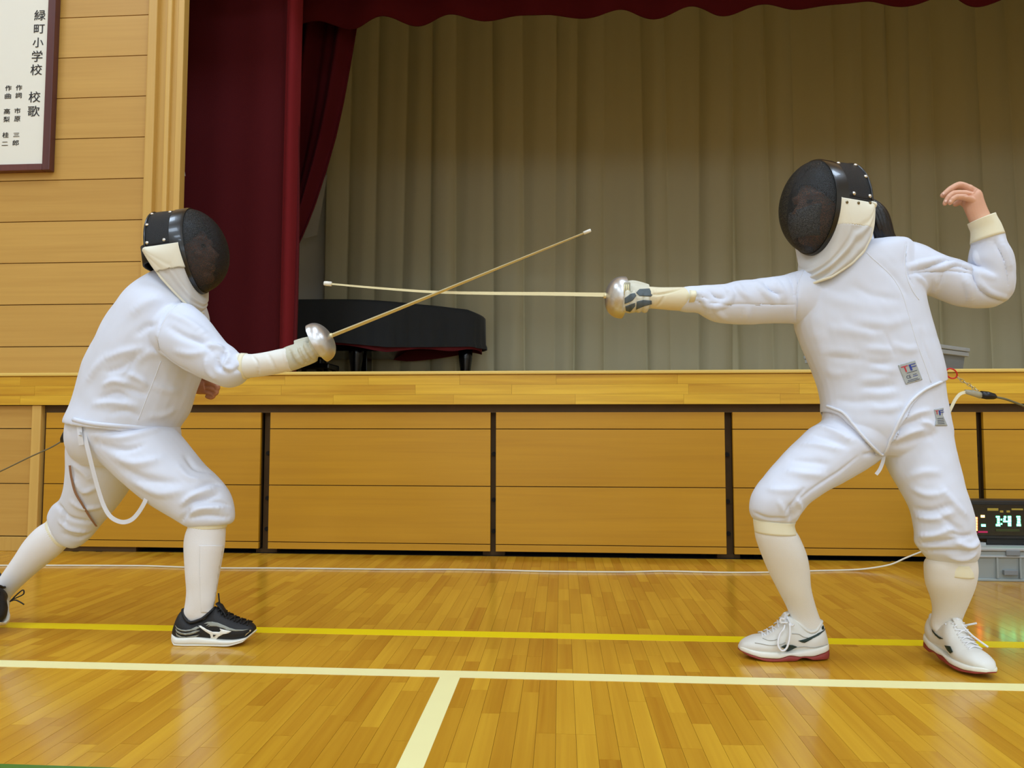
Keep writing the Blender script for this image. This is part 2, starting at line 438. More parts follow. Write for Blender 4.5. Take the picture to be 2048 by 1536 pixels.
# maroon side curtain: a flat span, its inner fold coloured lighter for the light on it
def leg(u, v, X, Z):
    q = (X+1.72)/.06
    y = 4.62+.014*math.sin(X*8+.6)+.004*math.sin(X*23)
    e = max(0, (X+1.86)/.2)
    y -= .17*math.sin(min(1, e)*math.pi*.5)**2*(1+.12*math.sin(Z*2)) - .05*math.exp(-((X+1.745)/.016)**2)
    return (X+.02*math.sin(Z*1.3)*max(0, e), y, Z)
drape('side_curtain', sheet(-2.62, lambda v: -1.655-.015*v, 130, 5.2, 1.0, 40, leg), M_red, 'dark maroon velvet side curtain with a brighter red inner edge beside the wooden pilaster', 'curtain', .02)
sc_ = bpy.data.objects['side_curtain']
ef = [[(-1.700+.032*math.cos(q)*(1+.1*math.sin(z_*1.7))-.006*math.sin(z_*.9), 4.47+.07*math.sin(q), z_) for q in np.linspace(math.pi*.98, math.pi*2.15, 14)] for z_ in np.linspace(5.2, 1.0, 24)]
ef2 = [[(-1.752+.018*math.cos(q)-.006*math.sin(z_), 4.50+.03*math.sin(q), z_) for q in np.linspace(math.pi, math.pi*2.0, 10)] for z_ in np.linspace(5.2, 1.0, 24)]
M_rede = velvet('bright_red_facing', srgb(106, 26, 29), sheen=.3)  # lighter copy of the maroon, for light caught along the fold
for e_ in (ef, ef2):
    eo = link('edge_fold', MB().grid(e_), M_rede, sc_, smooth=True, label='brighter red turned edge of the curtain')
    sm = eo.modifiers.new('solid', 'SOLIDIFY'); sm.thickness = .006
edge = [(713, 40), (706, 80), (697, 130), (684, 200), (668, 270), (650, 332), (625, 408), (605, 458), (590, 490), (578, 540), (570, 640), (566, 760)]
ez = [P(x, y, 5.05)[2] for x, y in edge]; ex_ = [P(x, y, 5.05)[0] for x, y in edge]
def tied(u, v, X, Z):
    xr = float(np.interp(-Z, [-a for a in ez], ex_)); xl = -2.25
    X = xl+(xr-xl)*u
    return (X, 5.05+.05*math.sin(u*19+v*1.5)*(1-.3*v)+.02*math.sin(u*41), Z)
drape('tied_back_curtain', sheet(-2.2, -1.2, 110, 5.2, 1.0, 70, tied), M_red2, 'dark red curtain swept back to the left behind the maroon side curtain', 'curtain', .01)
# valance with a scalloped lower edge
def val_z(u):
    X = -2.0+8.2*u
    return 3.512+.016*math.sin(X*15+1)-.03*abs(math.sin(X*5.9+.4))**1.5*(.6+.4*math.sin(X*2.2))
def val(u, v, X, Z): return (X, 4.84+.045*math.sin(X*11.8+.8+.3*math.sin(X*1.7))*(.4+.6*v), Z)
drape('valance', sheet(-2.0, 6.2, 420, 4.9, val_z, 10, val), M_red2, 'dark red scalloped valance along the top of the stage opening', 'curtain', .01)
# small white wedge fixed to the stage wall, left of the curtain
c = P(622, 440, 8.3)
wm = MB().add([P(612, 350, 8.3), P(655, 350, 8.3), P(634, 470, 8.3), P(608, 478, 8.3), P(612, 350, 8.5), P(655, 350, 8.5), P(634, 470, 8.5), P(608, 478, 8.5)],
              [(0, 3, 2, 1), (4, 5, 6, 7), (0, 1, 5, 4), (1, 2, 6, 5), (2, 3, 7, 6), (3, 0, 4, 7)])
link('banner', wm, plain('white_cloth_banner', srgb(206, 204, 198), .8), label='white cloth hanging at the left end of the back curtain', cat='banner')
c = P(362, 345, 4.5)
link('paper_sheet', MB().add([P(361, 292, 4.42), P(366, 318, 4.42), P(371, 352, 4.42), P(354, 352, 4.42), P(361, 292, 4.43), P(366, 318, 4.43), P(371, 352, 4.43), P(354, 352, 4.43)],
     [(0, 3, 2, 1), (4, 5, 6, 7), (0, 1, 5, 4), (1, 2, 6, 5), (2, 3, 7, 6), (3, 0, 4, 7)]), plain('white_paper', srgb(214, 210, 206), .8), label='small white paper corner peeking out beside the wooden pilaster', cat='paper')
# ================================================================== things on and before the stage
# --- covered grand piano
M_cover = plain('piano_cover_black', srgb(46, 50, 54), .75, bump=.3, bscale=60, sheen=.2)
M_lining = plain('piano_cover_red_lining', srgb(112, 14, 22), .8)
M_lacq = plain('piano_black_lacquer', srgb(12, 12, 13), .2)
pno = thing('grand_piano', (-1.9, 7.7, 1.0), 'grand piano under a black cloth cover on the stage behind the crossed blades', 'piano')
plan = [(-2.80, 7.12), (-2.45, 7.10), (-2.05, 7.13), (-1.72, 7.27), (-1.42, 7.52), (-1.15, 7.72), (-.92, 7.88), (-.84, 8.08), (-.92, 8.28), (-1.2, 8.38), (-2.0, 8.40), (-2.80, 8.40), (-2.86, 8.2), (-2.87, 7.7), (-2.86, 7.25)]
loop = catmull([(x, y, 0) for x, y in plan], 8, True)[:, :2]
topx = [-2.87, -2.78, -2.3, -1.7, -1.3, -1.0, -.84]
def pz(lst): return [P(x, y, Y)[2] for x, y, Y in lst]
ztop = np.interp(loop[:, 0], topx, pz([(585, 606, 7.15), (600, 600, 7.15), (690, 599, 7.15), (790, 607, 7.4), (865, 613, 7.65), (935, 620, 7.85), (969, 634, 8.05)]))
zbot = np.interp(loop[:, 0], [-2.87, -2.4, -2.1, -1.75, -1.3, -1.0, -.84], pz([(586, 690, 7.15), (670, 684, 7.15), (735, 688, 7.15), (790, 696, 7.3), (862, 694, 7.6), (935, 694, 7.85), (969, 700, 8.05)]))
cen = loop.mean(0); rowsP = []
for v in (0, .02, .06, .15, .3, .5, .7, .85, .93, 1.0):
    row = []
    for k, (q, zt_, zb_) in enumerate(zip(loop, ztop, zbot)):
        d = q-cen; d = d/np.linalg.norm(d)
        infl = -.02*(1-min(1, v/.06))**2 + .011*math.sin(k*1.9+.5)*v + .014*math.sin(k*.61)*v + (.012 if v > .86 else 0)
        row.append((q[0]+d[0]*infl, q[1]+d[1]*infl, zt_+(zb_-zt_)*v))
    rowsP.append(row)
mb = MB().grid(rowsP, closed_v=True)
inner = [[(cen[0]+(q[0]-cen[0])*s, cen[1]+(q[1]-cen[1])*s, np.interp(q[0]*s+cen[0]*(1-s), topx, [ztop.max()-.01]*3+[ztop[k]]*4)*.25+zt_*.75) for k, (q, zt_) in enumerate(zip(loop, ztop))] for s in (.985, .6, .02)]
mb2 = MB().grid([rowsP[0]]+inner, closed_v=True)
mb.add(mb2.v, mb2.f)
link('cloth_cover', mb, M_cover, pno, smooth=True)
rl = [[(q[0]+(cen[0]-q[0])*.035, q[1]+(cen[1]-q[1])*.05, zb_+.08) for q, zb_ in zip(loop, zbot)],
      [(q[0]+(cen[0]-q[0])*.035, q[1]+(cen[1]-q[1])*.05, zb_-.030-.014*math.sin(k*.35)) for k, (q, zb_) in enumerate(zip(loop, zbot))]]
link('cover_lining', MB().grid(rl, closed_v=True), M_lining, pno, smooth=True)
bl = [[(cen[0]+(q[0]-cen[0])*s, cen[1]+(q[1]-cen[1])*s, zz_) for q in loop] for s, zz_ in ((.02, 1.8), (.84, 1.8), (.86, 1.62), (.84, 1.58), (.02, 1.58))]
link('case', MB().grid(bl, closed_v=True), M_lacq, pno, smooth=False)
kx0, kx1 = P(600, 700, 7.2)[0], P(784, 700, 7.2)[0]
link('key_bed', MB().add([(kx0, 7.3, 1.48), (kx1-.15, 7.4, 1.48), (kx1-.25, 8.35, 1.48), (kx0, 8.35, 1.48), (kx0, 7.3, 1.60), (kx1-.05, 7.5, 1.6), (kx1-.05, 8.35, 1.60), (kx0, 8.35, 1.60)],
     [(0, 3, 2, 1), (4, 5, 6, 7), (0, 1, 5, 4), (1, 2, 6, 5), (2, 3, 7, 6), (3, 0, 4, 7)]), M_lacq, pno, bevel=.01)
def leg_turn(x, y, h=.60):
    return MB().tube([(x, y, 1.0), (x, y, 1.03), (x, y, 1.06), (x, y, 1.12), (x, y, 1.3), (x, y, 1.45), (x, y, 1.0+h)], [.03, .045, .028, .04, .055, .075, .08], 14)
for x, y in ((P(712, 720, 7.4)[0], 7.4), (P(640, 720, 8.15)[0], 8.15), (P(931, 720, 8.0)[0], 8.0)):
    link('leg', leg_turn(x, y), M_lacq, pno, smooth=True)
lx = P(730, 720, 7.7)[0]
link('pedal_lyre', MB().box(lx-.05, lx+.05, 7.6, 7.8, 1.04, 1.5).box(lx-.08, lx+.08, 7.5, 7.85, 1.03, 1.10), M_lacq, pno, bevel=.008)
# piano bench
bx0, bx1 = P(590, 735, 6.9)[0], P(668, 735, 6.9)[0]
bn = thing('piano_bench', ((bx0+bx1)/2, 7.0, 1.0), 'low black piano bench beside the keyboard end of the covered piano', 'bench')
zs_ = P(630, 727, 6.8)[2]
link('seat', MB().box(bx0, bx1, 6.75, 7.08, zs_-.06, zs_), M_lacq, bn, bevel=.015)
for x in (bx0+.04, bx1-.04):
    for y in (6.79, 7.04): link('leg', MB().box(x-.02, x+.02, y-.02, y+.02, .996, zs_-.055), M_lacq, bn)

# --- grey bin on the stage behind the right fencer
M_bin = plain('grey_plastic', srgb(128, 132, 134), .45)
M_bin2 = plain('pale_grey_plastic', srgb(170, 172, 170), .45)
a3, b3 = P(1609, 712, 5.3), P(1876, 696, 4.6)
a3[2] = b3[2] = 1.2
dv = (b3-a3); dv[2] = 0; dl = np.linalg.norm(dv); dv /= dl; nv = np.array([-dv[1], dv[0], 0])
bin_ = thing('storage_bin', (a3+b3)/2*np.array([1, 1, 0])+np.array([0, 0, .996]), 'grey plastic storage bin on the stage floor behind the right fencer\'s waist', 'bin')
def obox(o, u0, u1, v0, v1, z0, z1, taper=0):
    q = []
    for z, t in ((z0, taper), (z1, 0)):
        for u, v in ((u0+t, v0+t), (u1-t, v0+t), (u1-t, v1-t), (u0+t, v1-t)): q.append(tuple(o[:2]+dv[:2]*u+nv[:2]*v)+(z,))
    return MB().add(q, [(0, 3, 2, 1), (4, 5, 6, 7), (0, 1, 5, 4), (1, 2, 6, 5), (2, 3, 7, 6), (3, 0, 4, 7)])
link('body', obox(a3, .015, dl-.015, .015, .4, .996, 1.17, .02), M_bin, bin_, bevel=.006)
link('rim', obox(a3, 0, dl, 0, .415, 1.15, 1.178), M_bin2, bin_, bevel=.004)
link('lid', obox(a3, -.006, dl+.006, -.006, .42, 1.18, 1.205), M_bin2, bin_, bevel=.005)

# --- scoring machine on a grey crate
M_crate = plain('crate_grey_plastic', srgb(150, 158, 156), .4)
M_mach = plain('machine_black_plastic', srgb(26, 27, 27), .45, bump=.2, bscale=500)
M_face = plain('machine_smoked_window', srgb(12, 14, 12), .12, coat=.4)
CY = 3.49
cx0, cx1 = 1.865, 2.48
crate = thing('plastic_crate', ((cx0+cx1)/2, CY+.2, 0), 'grey lidded plastic crate on the floor under the scoring machine', 'crate')
ct = .152
link('body', MB().add([(cx0+.012, CY+.012, .004), (cx1-.012, CY+.012, .004), (cx1-.012, CY+.36, .004), (cx0+.012, CY+.36, .004), (cx0+.002, CY+.004, .118), (cx1-.002, CY+.004, .118), (cx1-.002, CY+.37, .118), (cx0+.002, CY+.37, .118)],
     [(0, 3, 2, 1), (4, 5, 6, 7), (0, 1, 5, 4), (1, 2, 6, 5), (2, 3, 7, 6), (3, 0, 4, 7)]), M_crate, crate, bevel=.006)
link('base_flange', MB().box(cx0+.004, cx1-.004, CY+.002, CY+.368, 0, .012), M_crate, crate, bevel=.003)
link('rim', MB().box(cx0-.004, cx1+.004, CY-.004, CY+.376, .108, .116), M_bin2, crate, bevel=.002)
link('upper_wall', MB().box(cx0, cx1, CY, CY+.372, .116, .134), M_crate, crate)
link('lid', MB().box(cx0-.006, cx1+.006, CY-.006, CY+.38, .136, ct), M_bin2, crate, bevel=.005)
for k in range(5):
    x = cx0+.10+k*.10
    link('rib', MB().box(x, x+.008, CY-.002, CY+.012, .016, .108), M_crate, crate)
link('latch', MB().box(cx0+.14, cx0+.20, CY-.010, CY, .118, .142), M_bin, crate, bevel=.002)
link('label_holder', MB().box(cx0+.13, cx0+.19, CY-.006, CY+.01, .03, .052), M_bin, crate, bevel=.002)
mY = 3.56
mc = P(2013, 1042, mY)
def mz(y): return P(2013, y, mY)[2]
def mx_(x): return P(x, 1042, mY)[0]
mw = mc[0]-mx_(1932)
mach = thing('scoring_machine', (mc[0], mY+.06, ct), 'black fencing scoring machine with a lit green 1:41 clock standing on the crate', 'scoring machine')
zt_, zb_ = mz(1001), mz(1078)
link('housing', MB().box(mc[0]-mw, mc[0]+mw, mY, mY+.10, zb_, zt_), M_mach, mach, bevel=.006)
link('front_bezel', MB().box(mc[0]-mw, mc[0]+mw, mY-.006, mY, zt_-.018, zt_-.004).box(mc[0]-mw, mc[0]+mw, mY-.006, mY, zb_+.003, zb_+.014), M_mach, mach)
link('window', MB().box(mc[0]-mw+.006, mc[0]+mw-.006, mY-.003, mY+.001, zb_+.016, zt_-.02), M_face, mach)
link('stand', MB().box(mc[0]-.085, mc[0]+.09, mY+.012, mY+.088, ct, zb_+.002), M_mach, mach, bevel=.004)
for sx in (-.115, .115): link('foot', MB().box(mc[0]+sx-.02, mc[0]+sx+.02, mY, mY+.05, ct, ct+.012), M_bin2, mach)
def led(name, col, s): return plain(name, (0, 0, 0, 1), .5, emit=col, estr=s)
G = led('led_green', (.10, 1.0, .42, 1), 9); RD = led('led_red', (1.0, .16, .05, 1), 9); AM = led('led_amber', (1.0, .55, .10, 1), 10)
YD = plain('lamp_yellow_dim', srgb(150, 128, 44), .4, emit=(.6, .5, .1, 1), estr=.12); PK = led('led_pink', (.7, .02, .14, 1), .6); GD = led('led_dim', (.20, .28, .04, 1), .12)
def lamp(name, m, x0, y0, x1, y1, par=mach, dep=.006):
    a, b = P(x0, y1, mY-.003), P(x1, y0, mY-.003)
    return link(name, MB().box(a[0], b[0], mY-dep, mY-.002, a[2], b[2]), m, par)
def zx(x): return 1880+x/4.04
def zy(y): return 960+y/4.04
def digit(rects, m, name='clock_digit'):
    mb = MB()
    for x0, y0, x1, y1 in rects:
        a, b = P(zx(x0), zy(y1), mY-.003), P(zx(x1), zy(y0), mY-.003); mb.box(a[0], b[0], mY-.006, mY-.002, a[2], b[2])
    return link(name, mb, m, mach)
digit([(452, 291, 480, 303), (462, 307, 480, 330), (462, 334, 480, 352), (452, 356, 484, 373)], G)
digit([(491, 314, 500, 326), (491, 348, 500, 360)], G, 'clock_colon')
digit([(516, 291, 532, 306), (512, 309, 528, 326), (510, 329, 545, 341), (548, 291, 572, 310), (550, 313, 572, 341), (550, 345, 572, 373)], G)
digit([(618, 291, 646, 303), (624, 307, 646, 328), (624, 332, 646, 350), (620, 354, 650, 373)], G)
digit([(272, 300, 300, 318), (276, 322, 300, 340), (276, 344, 300, 362), (276, 366, 300, 384), (272, 388, 300, 410)], RD, 'score_digit')
for x0, y0, x1, y1, m, nm in ((330, 284, 358, 302, AM, 'indicator_lamp'), (334, 357, 366, 376, G, 'indicator_lamp'), (382, 228, 468, 247, YD, 'warning_lamp'), (577, 230, 668, 243, YD, 'warning_lamp'),
                              (484, 246, 508, 262, YD, 'warning_dot'), (536, 246, 562, 262, YD, 'warning_dot'), (262, 424, 300, 432, PK, 'hit_lamp'), (308, 412, 382, 426, PK, 'hit_lamp'), (450, 396, 640, 414, GD, 'card_lamp')):
    lamp(nm, m, zx(x0), zy(y0), zx(x1), zy(y1))

# --- white cable lying along the foot of the stage
M_cable = plain('cable_white', srgb(226, 220, 200), .5)
pts = [FL(x, y, .004) for x, y in ((-60, 1131), (60, 1131), (150, 1131), (250, 1131.5), (300, 1132), (420, 1136), (560, 1136.5), (700, 1138), (800, 1139), (905, 1139), (1000, 1140.5), (1100, 1143), (1250, 1144), (1330, 1142.5), (1440, 1145), (1538, 1144.7), (1618, 1142), (1698, 1140))]
Yc = pts[-1][1]
pts += [P(x, y, Yc+.03*k) for k, (x, y) in enumerate(((1737, 1137), (1781, 1129), (1811, 1116), (1847, 1102), (1885, 1090), (1930, 1080)))]
link('floor_cable', MB().tube(catmull(pts, 5), .0042, 8), M_cable, smooth=True, label='thin white cable lying along the floor below the stage panels up to the scoring machine', cat='cable')
# ================================================================== tools for figures and cloth
def stations(lst, per=5):
    """lst of (ax, ay, bx, by, Y, depth_radius): two outline points of a limb at depth Y -> smooth rings"""
    rows_ = []
    for ax, ay, bx, by, Y, ry in lst:
        rows_.append(np.concatenate([P(ax, ay, Y), P(bx, by, Y), [ry]]))
    return catmull(rows_, per)
def body_tube(lst, seg=36, per=5, grow=0.0, expo=2.0, scale=1.0):
    rr = []
    st = stations(lst, per)
    for r in st:
        A, B, ry = r[:3], r[3:6], r[6]
        c = (A+B)/2; u = (B-A)/2; L_ = np.linalg.norm(u); uh = u/L_
        v = np.array([0, 1.0, 0]); v = v-(v@uh)*uh; v /= np.linalg.norm(v)
        rx = max(.004, L_*scale+grow); ryy = max(.004, ry*scale+grow)
        ring = []
        for q in np.linspace(0, 2*math.pi, seg, endpoint=False):
            cq, sq = math.cos(q), math.sin(q)
            ring.append(c+uh*rx*math.copysign(abs(cq)**(2/expo), cq)+v*ryy*math.copysign(abs(sq)**(2/expo), sq))
        rr.append(ring)
    return rr
def eval_mesh(o):
    dg = bpy.context.evaluated_depsgraph_get()
    me = bpy.data.meshes.new_from_object(o.evaluated_get(dg)); me.materials.clear()
    bpy.data.objects.remove(o); return me
def get_co(me):
    a = np.zeros(len(me.vertices)*3); me.vertices.foreach_get('co', a); return a.reshape(-1, 3)
def set_co(me, co):
    me.vertices.foreach_set('co', np.ascontiguousarray(co, dtype=np.float64).ravel()); me.update()
def get_no(me):
    a = np.zeros(len(me.vertices)*3); me.vertices.foreach_get('normal', a); return a.reshape(-1, 3)
def fuse(parts, voxel, iters=6, fac=.5):
    """closed tubes melted into one continuous skin"""
    mb = parts if isinstance(parts, MB) else None
    if mb is None:
        mb = MB()
        for r in parts:
            if isinstance(r, MB): mb.add(r.v, r.f)
            else: mb.rings(r)
    # triangulate caps through bmesh; orient each shell
    me = mb.mesh('fuse')
    o = bpy.data.objects.new('fuse', me); COL.objects.link(o)
    m = o.modifiers.new('r', 'REMESH'); m.mode = 'VOXEL'; m.voxel_size = voxel
    if iters:
        s = o.modifiers.new('s', 'SMOOTH'); s.iterations = iters; s.factor = fac
    out = eval_mesh(o)
    out.polygons.foreach_set('use_smooth', [True]*len(out.polygons))
    return out
def bvh_of(me):
    return BVHTree.FromPolygons([tuple(v.co) for v in me.vertices], [tuple(p.vertices) for p in me.polygons])
def hit(bvh, x, y, back=False):
    d = ray(x, y); d = d/np.linalg.norm(d)
    loc, n, i, t = bvh.ray_cast(Vector(CAM), Vector(d))
    if loc is None: return None, None
    return np.array(loc), np.array(n)
def on_surface(bvh, pts, lift=0.0):
    out = []
    for x, y in pts:
        loc, n = hit(bvh, x, y)
        if loc is None:
            near_ = bvh.find_nearest(Vector(P(x, y, 2.25)), .25)
            if near_[0] is None: continue
            loc, n = np.array(near_[0]), np.array(near_[1])
        out.append(loc+n*lift)
    return out
def seg_dist(co, a, b):
    ab = b-a; t = np.clip(((co-a)@ab)/(ab@ab+1e-12), 0, 1)
    d = co-(a+t[:, None]*ab); return np.sqrt((d*d).sum(1))
def folds(me, strokes, amp_scale=1.0):
    """cloth folds: each stroke is a line over the surface, raised (+) or sunk (-), mm wide and high, fading at its ends"""
    bvh = bvh_of(me); co = get_co(me); no = get_no(me); tot = np.zeros(len(co))
    for pts, amp, w in strokes:
        q = catmull([(x, y, 0) for x, y in pts], 4)[:, :2] if len(pts) > 2 else np.array([np.array(pts[0])+(np.array(pts[1])-np.array(pts[0]))*t for t in np.linspace(0, 1, 5)])
        L_ = []
        for x, y in q:
            loc, n = hit(bvh, x, y)
            if loc is not None: L_.append(loc)
        w = w*.9
        if len(L_) < 2: continue
        best = np.zeros(len(co)); n_ = len(L_)-1
        A = np.array(L_); lo = A.min(0)-3*w; hi = A.max(0)+3*w
        idx = np.where(((co > lo) & (co < hi)).all(1))[0]
        if len(idx) == 0: continue
        sub = co[idx]; bb = np.zeros(len(idx))
        for i in range(n_):
            f = math.sin(math.pi*min(1, max(0, (i+.5)/n_)))**.6
            d = seg_dist(sub, A[i], A[i+1]); bb = np.maximum(bb, f*np.exp(-(d/w)**2))
        tot[idx] += 1.3*amp*bb
    set_co(me, co+no*tot[:, None]*amp_scale)
def ripple(me, amp, freq, axis=(0, 0, 1), seed=0):
    """slow unevenness of loose cloth"""
    r = np.random.default_rng(seed); co = get_co(me); no = get_no(me); t = np.zeros(len(co))
    for k in range(7):
        d = r.normal(size=3)+np.array(axis)*1.5; d /= np.linalg.norm(d); f = freq*r.uniform(.6, 1.7)
        w = r.normal(size=3); w /= np.linalg.norm(w)
        t += np.sin(co@d*f+2.2*np.sin(co@w*f*.43+r.uniform(0, 6))+r.uniform(0, 6))/7
    set_co(me, co+no*(t*amp)[:, None])
def pinch(me, fn):
    co = get_co(me); set_co(me, fn(co, get_no(me)))
def inflate(me, d):
    c = me.copy(); set_co(c, get_co(c)+get_no(c)*d); return c
def prism(poly, Y0, Y1, Yref):
    a = [P(x, y, Yref) for x, y in poly]; n = len(a)
    f0 = [(p[0], Y0, p[2]) for p in a]; f1 = [(p[0], Y1, p[2]) for p in a]
    return MB().add(f0+f1, [tuple(range(n))[::-1], tuple(range(n, 2*n))]+[(i, (i+1) % n, n+(i+1) % n, n+i) for i in range(n)])
def trim_to(me, poly, Yref):
    """keep the cloth inside an outline (photo pixels at depth Yref), its border drawn exactly onto that outline"""
    a = np.array([P(x, y, Yref)[[0, 2]] for x, y in poly]); b = np.roll(a, -1, 0)
    co = get_co(me); p = co[:, [0, 2]]
    inside = np.zeros(len(p), bool)
    for (x0, z0), (x1, z1) in zip(a, b):
        c = ((z0 > p[:, 1]) != (z1 > p[:, 1])); den = (z1-z0) if abs(z1-z0) > 1e-12 else 1e-12
        inside ^= c & (p[:, 0] < (x1-x0)*(p[:, 1]-z0)/den+x0)
    bm = bmesh.new(); bm.from_mesh(me); bm.verts.ensure_lookup_table()
    ins = {v: bool(inside[v.index]) for v in bm.verts}
    dead = [f for f in bm.faces if not any(ins[v] for v in f.verts)]
    bmesh.ops.delete(bm, geom=dead, context='FACES')
    loose = [v for v in bm.verts if not v.link_faces]; keep_idx = None
    for v in bm.verts:
        if v.link_faces and not ins[v]:
            q = np.array([v.co.x, v.co.z]); ab = b-a; t = np.clip(((q-a)*ab).sum(1)/((ab*ab).sum(1)+1e-12), 0, 1); c = a+ab*t[:, None]
            d = ((c-q)**2).sum(1); k = int(d.argmin()); v.co.x, v.co.z = float(c[k][0]), float(c[k][1])
    bmesh.ops.delete(bm, geom=loose, context='VERTS')
    out = bpy.data.meshes.new('trimmed'); bm.to_mesh(out); bm.free()
    out.polygons.foreach_set('use_smooth', [True]*len(out.polygons)); return out
def boolean(me, cutter, op='INTERSECT'):
    a = bpy.data.objects.new('a', me); COL.objects.link(a)
    cme = cutter.mesh('c') if isinstance(cutter, MB) else cutter
    b = bpy.data.objects.new('b', cme); COL.objects.link(b)
    m = a.modifiers.new('b', 'BOOLEAN'); m.object = b; m.operation = op; m.solver = 'EXACT'
    out = eval_mesh(a); bpy.data.objects.remove(b)
    out.polygons.foreach_set('use_smooth', [True]*len(out.polygons))
    return out
def sharp(o, ang=40):
    """smooth shading that keeps the cut edges crisp"""
    me = o.data; bm = bmesh.new(); bm.from_mesh(me)
    for e in bm.edges:
        if len(e.link_faces) == 2 and e.calc_face_angle(0) > math.radians(ang): e.smooth = False
    bm.to_mesh(me); bm.free()
def decal(name, poly, target, mat, parent, lift=.0012, thick=.001, label=None, res=.004, bvh=None, Yhint=2.25):
    """a thin patch cut to the outline and laid on the target's surface"""
    bm = bmesh.new()
    vs = [bm.verts.new((x, -y, 0)) for x, y in poly]
    bm.faces.new(vs)
    px = res*F_PX/2.2
    xs = [p[0] for p in poly]; ys = [-p[1] for p in poly]
    bmesh.ops.triangulate(bm, faces=bm.faces[:])
    for lo, hi, nv_ in ((min(xs), max(xs), (1, 0, 0)), (min(ys), max(ys), (0, 1, 0))):
        k = lo+px
        while k < hi:
            co_ = (k, 0, 0) if nv_[0] else (0, k, 0)
            bmesh.ops.bisect_plane(bm, geom=bm.verts[:]+bm.edges[:]+bm.faces[:], plane_co=co_, plane_no=nv_); k += px
    bv = bvh or bvh_of(target)
    bm.verts.ensure_lookup_table(); nrm = {}
    for v in list(bm.verts):
        loc, n = hit(bv, v.co.x, -v.co.y)
        if loc is None:
            r = bv.find_nearest(Vector(P(v.co.x, -v.co.y, Yhint)), .3)
            loc, n = np.array(r[0]), np.array(r[1])
        nrm[v] = n; v.co = Vector(loc+n*lift)
    for f in bm.faces: f.smooth = True
    bm.normal_update()
    s = sum(f.normal.dot(Vector(nrm[f.verts[0]])) for f in bm.faces)
    if s < 0: bmesh.ops.reverse_faces(bm, faces=bm.faces[:])
    me = bpy.data.meshes.new(name); bm.to_mesh(me); bm.free()
    o = link(name, me, mat, parent, label=label)
    m = o.modifiers.new('solid', 'SOLIDIFY'); m.thickness = thick; m.offset = 1
    return o
def text_decal(s, quad, target_bvh, mat, parent, name='lettering', lift=.0028):
    """letters fitted to a quadrilateral (tl, tr, br, bl in photo pixels) and laid on the cloth"""
    me = text_mesh(s, name); co = get_co(me)
    lo, hi = co.min(0), co.max(0); u = (co[:, 0]-lo[0])/max(1e-6, hi[0]-lo[0]); v = (hi[1]-co[:, 1])/max(1e-6, hi[1]-lo[1])
    tl, tr_, br, bl_ = [np.array(q, float) for q in quad]
    p = ((1-u)*(1-v))[:, None]*tl+(u*(1-v))[:, None]*tr_+(u*v)[:, None]*br+((1-u)*v)[:, None]*bl_
    out = []
    for x, y in p:
        loc, n = hit(target_bvh, x, y)
        if loc is None: loc, n = P(x, y, 2.2), np.array([0, -1., 0])
        out.append(loc+n*lift)
    set_co(me, np.array(out))
    o = link(name, me, mat, parent)
    m = o.modifiers.new('solid', 'SOLIDIFY'); m.thickness = .0006; m.offset = 1
    return o
def ribbon(name, pts, w, mat, parent, th=.0012, wdir=None, label=None):
    """flat strap along world points"""
    p = catmull(pts, 6); n = len(p); rows_ = []
    for i in range(n):
        t = p[min(i+1, n-1)]-p[max(i-1, 0)]; t /= np.linalg.norm(t)+1e-9
        wd = np.cross(t, np.array([0, 1.0, 0])) if wdir is None else np.array(wdir, float); wd -= (wd@t)*t; wd /= np.linalg.norm(wd)+1e-9
        nn = np.cross(t, wd)
        rows_.append([p[i]+wd*w/2+nn*th/2, p[i]-wd*w/2+nn*th/2, p[i]-wd*w/2-nn*th/2, p[i]+wd*w/2-nn*th/2])
    return link(name, MB().rings(rows_), mat, parent, label=label)
def piping(name, pix, bvh, r, mat, parent, lift=.001, flat=None):
    pts = on_surface(bvh, catmull([(x, y, 0) for x, y in pix], 4)[:, :2], lift)
    return link(name, MB().tube(pts, r, 8, flat=flat), mat, parent, smooth=True)
def join_meshes(list_):
    bm = bmesh.new()
    for m in list_: bm.from_mesh(m)
    me = bpy.data.meshes.new('joined'); bm.to_mesh(me); bm.free()
    me.polygons.foreach_set('use_smooth', [True]*len(me.polygons)); return me
def ellipsoid(c, r, M=None, nu=20, nv=14):
    rr = []
    for i in range(1, nv):
        th = math.pi*i/nv; ring = []
        for j in range(nu):
            ph = 2*math.pi*j/nu; p = np.array([r[0]*math.sin(th)*math.cos(ph), r[1]*math.sin(th)*math.sin(ph), r[2]*math.cos(th)])+np.array(c)
            ring.append(p if M is None else xf(M, p))
        rr.append(ring)
    return rr
def xf(M, p): return np.array(M[:3, :3])@np.array(p, float)+np.array(M[:3, 3])
def frame(origin, fwd, up):
    x = np.array(fwd, float); x /= np.linalg.norm(x); z = np.array(up, float); z -= (z@x)*x; z /= np.linalg.norm(z); y = np.cross(z, x)
    M = np.eye(4); M[:3, 0], M[:3, 1], M[:3, 2], M[:3, 3] = x, y, z, origin; return M

